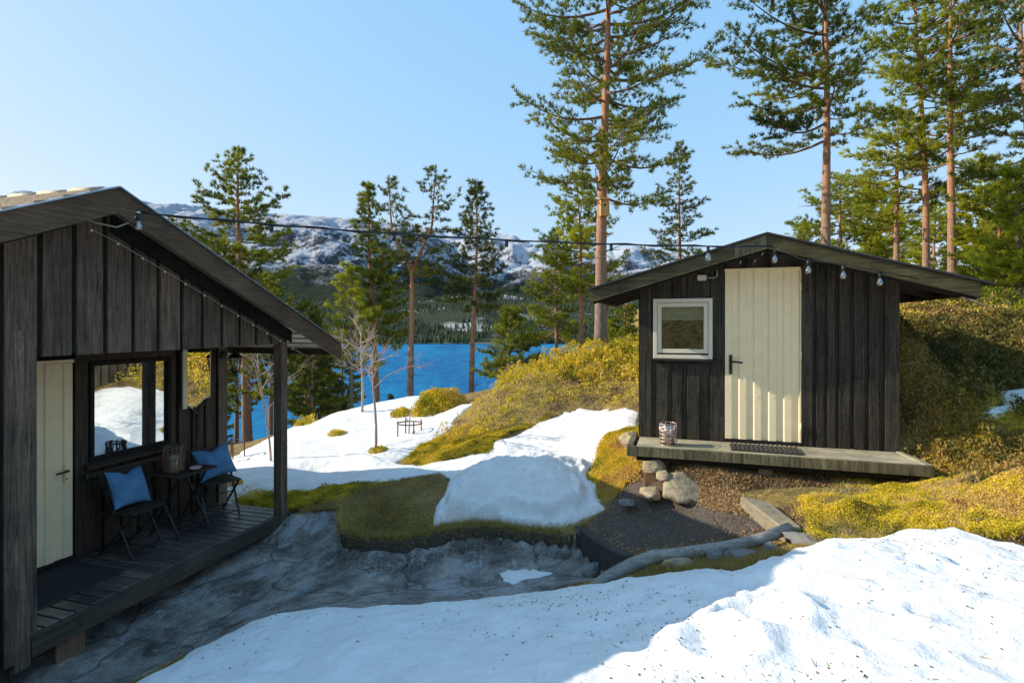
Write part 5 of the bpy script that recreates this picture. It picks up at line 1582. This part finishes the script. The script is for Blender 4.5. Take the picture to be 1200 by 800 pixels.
# between the hill and the shed
MID = poly_w([(690, 575), (700, 545), (708, 520), (716, 508), (748, 502), (752, 520), (752, 560), (735, 562), (710, 590), (700, 590)])
mp = away_buildings(off_snow(sample_poly(MID, 12000, rg, .06)))
leafy('moss_slope', 'rusty moss and grass between snow and the left shed corner', 'moss', mp, .06, 4, .014, 'heath', 3, base=.55)
# the lawn
kq = edge_like = np.array([np.array(KERB[i]) * (1 - w) + np.array(KERB[i + 1]) * w for i in range(len(KERB) - 1) for w in rg.random(260)]) + rg.normal(0, .020, ((len(KERB) - 1) * 260, 2)) + [0, .025]
kq = kq[sdist(PIT, kq[:, 0], kq[:, 1]) < .015]
cover('kerb_grass', 'pale grass drooping over the dark stone kerb', 'grass', kq, 4, .09, .006, 'grass', 1.1, .12, .015, 61, base=.6)
lp_ = off_snow(sample_poly(LAWN, 36000, rg, .04))
lp_ = lp_[sdist(PIT, lp_[:, 0], lp_[:, 1]) < -.02]
cover('grass', 'flattened winter grass patch behind the dark kerb', 'grass', lp_, 3, .048, .0055, 'grass', .9, .25, 0, 4, lump=.05, tint_f=.6, base=.62)
lq = lp_[rg.random(len(lp_)) < .10]
cover('lawn_litter', 'brown leaves and needles lying in the flattened grass patch', 'leaf litter', lq, 2, .028, .007, 'litter', 1.4, .2, .02, 64, base=.7)
lq = lp_[(rg.random(len(lp_)) < .35)]; lq = lq[fbm(lq[:, 0] * 4, lq[:, 1] * 4, 3.3, 3) > .05]
cover('straw', 'tufts of pale dead straw standing in the grass patch', 'straw', lq, 3, .07, .004, 'straw', .9, .25, .01, 65, base=.45)
# right moss mound
RM = poly_w([(948, 618), (932, 596), (955, 578), (1000, 568), (1080, 556), (1098, 530), (1110, 500), (1135, 482), (1165, 470), (1215, 455), (1330, 450), (1330, 680), (1200, 640), (1100, 630), (1000, 636), (960, 640)])
mp = away_buildings(off_snow(sample_poly(RM, 60000, rg, .10)))
leafy('moss_mound', 'bright yellow moss hummock right of the shed porch', 'moss', mp, .085, 7, .0075, 'moss', 5, base=.45, tf=.45, lumpf=2.6, lumpa=.7)
sp_ = mp[rg.random(len(mp)) < .25]
cover('moss_grass', 'short straw blades growing through the yellow moss', 'grass', sp_, 2, .06, .004, 'straw', .7, .8, .03, 6)
# dark slope in the shade right of the shed
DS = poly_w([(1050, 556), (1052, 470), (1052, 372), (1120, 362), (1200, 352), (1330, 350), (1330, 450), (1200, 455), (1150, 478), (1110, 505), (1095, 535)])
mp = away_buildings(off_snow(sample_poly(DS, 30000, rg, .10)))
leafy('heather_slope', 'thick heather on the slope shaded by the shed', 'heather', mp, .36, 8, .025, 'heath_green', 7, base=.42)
# sunny heather farther up to the right
mp = away_buildings(sample_poly(np.array([(3.2, 9.0), (5.0, 8.6), (7.5, 8.6), (14, 9), (16, 18), (4, 18), (2.5, 12)]), 22000, rg, .2))
leafy('far_heather', 'orange and yellow heather on the rise under the right hand pines', 'heather', mp, .22, 8, .024, 'heath', 8, base=.55)
mp = sample_poly(np.array([(1.0, 10.0), (3.3, 9.2), (4, 18), (1.5, 16), (-.5, 13.5)]), 9000, rg, .2)
leafy('ridge_heather', 'heather on the crest around the thick pine', 'heather', mp, .26, 7, .026, 'heath', 18, base=.42)
mp = away_buildings(off_snow(sample_poly(HEATH, 22000, rg, .30)))
leafy('moss_carpet', 'mixed yellow moss between the heather on the middle hill', 'moss', mp, .11, 5, .018, 'heath', 41, base=.4)
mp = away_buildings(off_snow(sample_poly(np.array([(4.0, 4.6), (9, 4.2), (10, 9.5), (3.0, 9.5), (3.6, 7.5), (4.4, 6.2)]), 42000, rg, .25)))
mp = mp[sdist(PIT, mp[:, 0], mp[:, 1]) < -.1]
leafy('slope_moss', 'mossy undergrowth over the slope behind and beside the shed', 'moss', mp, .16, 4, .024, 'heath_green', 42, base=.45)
# crest left: brownish moss edges beyond the snow
CL = poly_w([(262, 548), (310, 520), (340, 508), (362, 502), (405, 488), (430, 480), (455, 472)])
CL = np.r_[CL, CL[::-1] + [0.1, 2.2]]
mp = off_snow(sample_poly(CL, 12000, rg, .15))
leafy('crest_heather', 'brown and yellow heather rim beyond the snow above the lake', 'heather', mp, .16, 7, .020, 'heath', 9, base=.5)
STR = poly_w([(340, 596), (342, 574), (400, 571), (450, 568), (470, 560), (400, 590)])
mp = off_snow(sample_poly(STR, 5000, rg, .06))
leafy('moss_strip', 'sunlit golden moss strip at the porch end', 'moss', mp, .05, 5, .012, 'moss', 10, base=.45)
STR2 = np.array([cab_w(3.0, y_, 0)[:2] for y_ in (-.1, 1.2)] + [cab_w(3.45, y_, 0)[:2] for y_ in (1.4, -.2)])
mp = sample_poly(STR2, 5000, rg, .06)
leafy('moss_strip', 'golden moss along the far edge of the porch deck', 'moss', mp, .06, 4, .012, 'moss', 14, base=.45)
# leaf litter and scree under the shed and by the kerb foot
LI = poly_w([(745, 556), (800, 566), (870, 574), (1000, 574), (1075, 560), (1060, 545), (900, 560), (800, 548), (760, 545)])
mp = sample_poly(LI, 9000, rg, .1)
cover('leaf_litter', 'brown leaf litter in the shadow under the shed porch', 'leaf litter', mp, 2, .035, .012, 'litter', 1.2, .15, 0, 11, base=.7)
LI2 = np.array([P(u, v, .12)[:2] for u, v in [(403, 640), (470, 646), (540, 636), (600, 640), (670, 650), (668, 662), (600, 655), (540, 650), (480, 668), (430, 668), (400, 655)]])
mp = sample_poly(LI2, 4200, rg, .08)
cover('wet_leaves', 'dark rotten leaves lying at the foot of the kerb', 'leaf litter', mp[::2], 2, .020, .010, 'litter', 1.6, .05, .001, 12, base=.75)
LI3 = poly_w([(790, 566), (850, 576), (900, 606), (870, 604), (830, 590), (790, 580)])
mp = sample_poly(LI3, 3500, rg, .08)
cover('fallen_leaves', 'orange brown fallen leaves on the sunlit path edge', 'leaf litter', mp, 2, .03, .011, 'litter', 1.3, .1, .003, 13, base=.85)
LG = poly_w([(722, 684), (760, 664), (850, 652), (940, 640), (965, 632), (940, 652), (860, 668), (790, 676)])
mp = off_snow(sample_poly(LG, 6000, rg, .05))
cover('verge_grass', 'thin shaded grass between the log and the snow bank', 'grass', mp, 3, .05, .006, 'grass', .9, .3, 0, 15, base=.35)

def edge_pts(poly, n, w, rg):
    q = np.r_[poly, poly[:1]]; sg = rg.integers(0, len(poly), n); t_ = rg.random((n, 1))
    return q[sg] * (1 - t_) + q[sg + 1] * t_ + rg.normal(0, w, (n, 2))
ep = off_snow(edge_pts(RAMP, 5200, .07, rg)); ep = ep[sdist(PIT, ep[:, 0], ep[:, 1]) < -.06]
cover('leaf_litter', 'brown leaves and needles gathered along the edges of the gravel walkway', 'leaf litter', ep, 3, .028, .008, 'litter', 1.5, .1, .002, 51, base=.75)
ip = sample_poly(RAMP, 2600, rg); 
cover('walkway_leaves', 'scattered brown leaves and needles lying on the gravel walkway', 'leaf litter', ip, 1, .024, .007, 'litter', 1.6, .05, .002, 52, base=.7)
ap = sample_poly(PIT, 5200, rg); ap = ap[(ap[:, 0] > -4)]; ap = ap[fbm(ap[:, 0] * 1.3, ap[:, 1] * 1.3, 2.0, 3) > 0]
cover('rock_litter', 'leaf bits and needles on the wet bedrock beside the porch', 'leaf litter', ap, 1, .024, .007, 'litter', 1.6, .05, .002, 53, base=.75)
# separate bushes and tufts
def bush(name, label, cat, c, rad, hgt, n, size, mat, seed, base=.45, flat=1.0, group=None):
    rg = np.random.default_rng(seed)
    d = rg.normal(0, 1, (n, 3)); d[:, 2] = np.abs(d[:, 2]); d /= np.linalg.norm(d, axis=1, keepdims=True)
    lum = 1 + .35 * fbm(d[:, 0] * 2.2 + seed, d[:, 1] * 2.2, d[:, 2] * 2.2, 4)
    r = (1 - rg.random(n) ** 2 * .45) * lum
    c3 = np.c_[d[:, 0] * rad * r, d[:, 1] * rad * flat * r, d[:, 2] * hgt * r]
    d1 = rg.normal(0, 1, (n, 3)); d1 += d * .8; d1 /= np.linalg.norm(d1, axis=1, keepdims=True)
    d2 = np.cross(d1, rg.normal(0, 1, (n, 3))); d2 /= np.linalg.norm(d2, axis=1, keepdims=True)
    s = size * rg.uniform(.6, 1.5, (n, 1))
    v = np.stack([c3 - d1 * s, c3 + d2 * s * .38, c3 + d1 * s, c3 - d2 * s * .38], 1).reshape(-1, 3)
    T = np.clip(base + .5 * fbm(c3[:, 0] * 3 + seed, c3[:, 1] * 3, c3[:, 2] * 3, 3) + rg.normal(0, .12, n), 0, 1)
    root = thing(name, label, cat, c, 0, group)
    np_mesh('foliage', v, np.arange(n * 4).reshape(-1, 4), M[mat], root, tint=np.repeat(T, 4))
    st_ = MB()
    for k in range(14):
        a = rg.random() * 6.28; rr = rg.uniform(.4, .95)
        st_.tube([(0, 0, 0), (math.cos(a) * rad * rr * .5, math.sin(a) * rad * rr * .5 * flat, hgt * .45), (math.cos(a) * rad * rr, math.sin(a) * rad * rr * flat, hgt * rg.uniform(.5, .95))], [.008, .006, .003], 4, cap=False)
    st_.build('stems', M['twig'], root)
    return root
x, y = cast(515, 486); bush('heather_bush', 'rounded golden heather bush in the snow left of the hill', 'bush', (x, y + .25, Hs(x, y) - .05), .62, .55, 15000, .022, 'heath', 21, .5, .7)
x, y = cast(470, 492); bush('heather_bush', 'low olive heather clump beside the rusty plant ring', 'bush', (x, y + .2, Hs(x, y) - .05), .36, .26, 4500, .020, 'heath', 22, .3, .8)
x, y = cast(396, 512); bush('moss_clump', 'small grass clump poking out of the snow left of the sapling', 'moss clump', (x, y, Hs(x, y)), .20, .14, 1600, .018, 'heath', 23, .35)
x, y = cast(441, 533); bush('grass_tuft', 'grass tuft round the foot of the bare sapling', 'grass tuft', (x + .05, y - .02, Hs(x, y) + .02), .17, .13, 1500, .016, 'heath', 24, .35)
x, y = cast(652, 428); bush('juniper_bush', 'small reddish dry bush on the crest in front of the lake', 'bush', (x, y, Hs(x, y)), .28, .42, 2500, .022, 'heath', 25, .95)
for i, (u, d, s, lb_) in enumerate([(1165, 9.6, .9, 'bright green juniper shrub right of the shed roof tip'), (1085, 10.5, .8, 'low green shrub just behind the right shed wall'),
                                    (1120, 11.5, 1.0, 'yellow green shrub below the pair of tall pines'), (1205, 8.6, .7, 'small green shrub at the right edge of the photo')]):
    x = ux(u, d); bush('juniper_bush', lb_, 'bush', (x, d, Hs(x, d)), s * .42, s * .55, 3500, .026, 'needles_bright', 30 + i, .5)
# a fallen dead branch across the right slope
fb_ = thing('dead_branch', 'bare dead branch lying across the rise under the right pines', 'branch', (0, 0, 0))
p0, p1 = PD(1052, 345, 9.3), PD(1205, 362, 8.9)
mb = MB(); q = [Vector(p0).lerp(Vector(p1), w) + Vector((0, 0, .12 * math.sin(w * 5))) for w in np.linspace(0, 1, 8)]
mb.tube(q, [.012, .018, .024, .028, .03, .03, .028, .026], 7)
for i in range(1, 7):
    a = random.uniform(-1, 1); mb.tube([q[i], q[i] + Vector((-.25, .1 * a, .22 * random.uniform(-.6, 1)))], [.010, .004], 5)
mb.build('branch_wood', M['twig'], fb_)
# dry stalks by the porch
for i, (u, v, z, lb_) in enumerate([(1058, 562, 1.02, 'dry pale stalks at the right porch corner of the shed'), (905, 572, 1.0, 'dry straw tuft under the middle of the shed porch'), (672, 622, .42, 'dry straw hanging over the walkway wall')]):
    p = P(u, v, z); rt_ = thing('straw_tuft', lb_, 'grass tuft', p)
    n_ = (9, 26, 60)[i]; l_ = (.16, .09, .07)[i]
    pos = np.c_[rg.normal(0, .06 + .03 * i, (n_, 2)), np.zeros(n_)]
    vv, ff, tt = blades(pos, np.tile([0, 0, 1.0], (n_, 1)), 2, l_, .006, .35, np.full(n_, .6), rg)
    np_mesh('stalks', vv, ff, M['straw'], rt_, tint=tt)
# twigs, needles and specks of bark on the snow
def debris():
    rg = np.random.default_rng(9)
    X = np.r_[rg.uniform(-1.9, 3.4, 2200), rg.normal(1.1, .25, 120), rg.normal(-.2, .5, 120)]; Y = np.r_[rg.uniform(1.7, 4.3, 2200), rg.normal(2.5, .3, 120), rg.normal(3.6, .25, 120)]
    k = sdist(FG, X, Y) > .12; X, Y = X[k], Y[k]
    k = fbm(X * 1.5, Y * 1.5, 4.0, 3) >.16 - .4 * (rg.random(len(X)) < .22); X, Y = X[k], Y[k]
    dg = bpy.context.evaluated_depsgraph_get()
    sn = bpy.data.objects['snow_bank']
    vs, fs, ts = [], [], []
    for x, y in zip(X, Y):
        ok, loc, nr, _ = sn.ray_cast(Vector((x, y, 5)), Vector((0, 0, -1)))
        if not ok: continue
        l = rg.choice([.0035, .006, .012, .022, .04], p=[.62, .25, .09, .035, .005]); w = .0018 if l > .008 else l * .6
        a = rg.random() * 3.14; d = Vector((math.cos(a), math.sin(a), rg.uniform(-.1, .2))) * l; s = Vector((-math.sin(a), math.cos(a), 0)) * w; c = loc + Vector((0, 0, .003)); b = len(vs)
        vs += [c - d - s, c - d + s, c + d + s, c + d - s, c + Vector((0, 0, w * 1.3))]
        fs += [(b, b + 1, b + 4), (b + 1, b + 2, b + 4), (b + 2, b + 3, b + 4), (b + 3, b, b + 4)]; ts += [rg.random()] * 5
    o = np_mesh('twig_debris', [tuple(v) for v in vs], np.array(fs), M['litter'], tint=ts)
    tag(o, 'needles, twigs and bark crumbs scattered on the front snow', 'debris', kind='stuff')
bpy.context.view_layer.update()
debris()
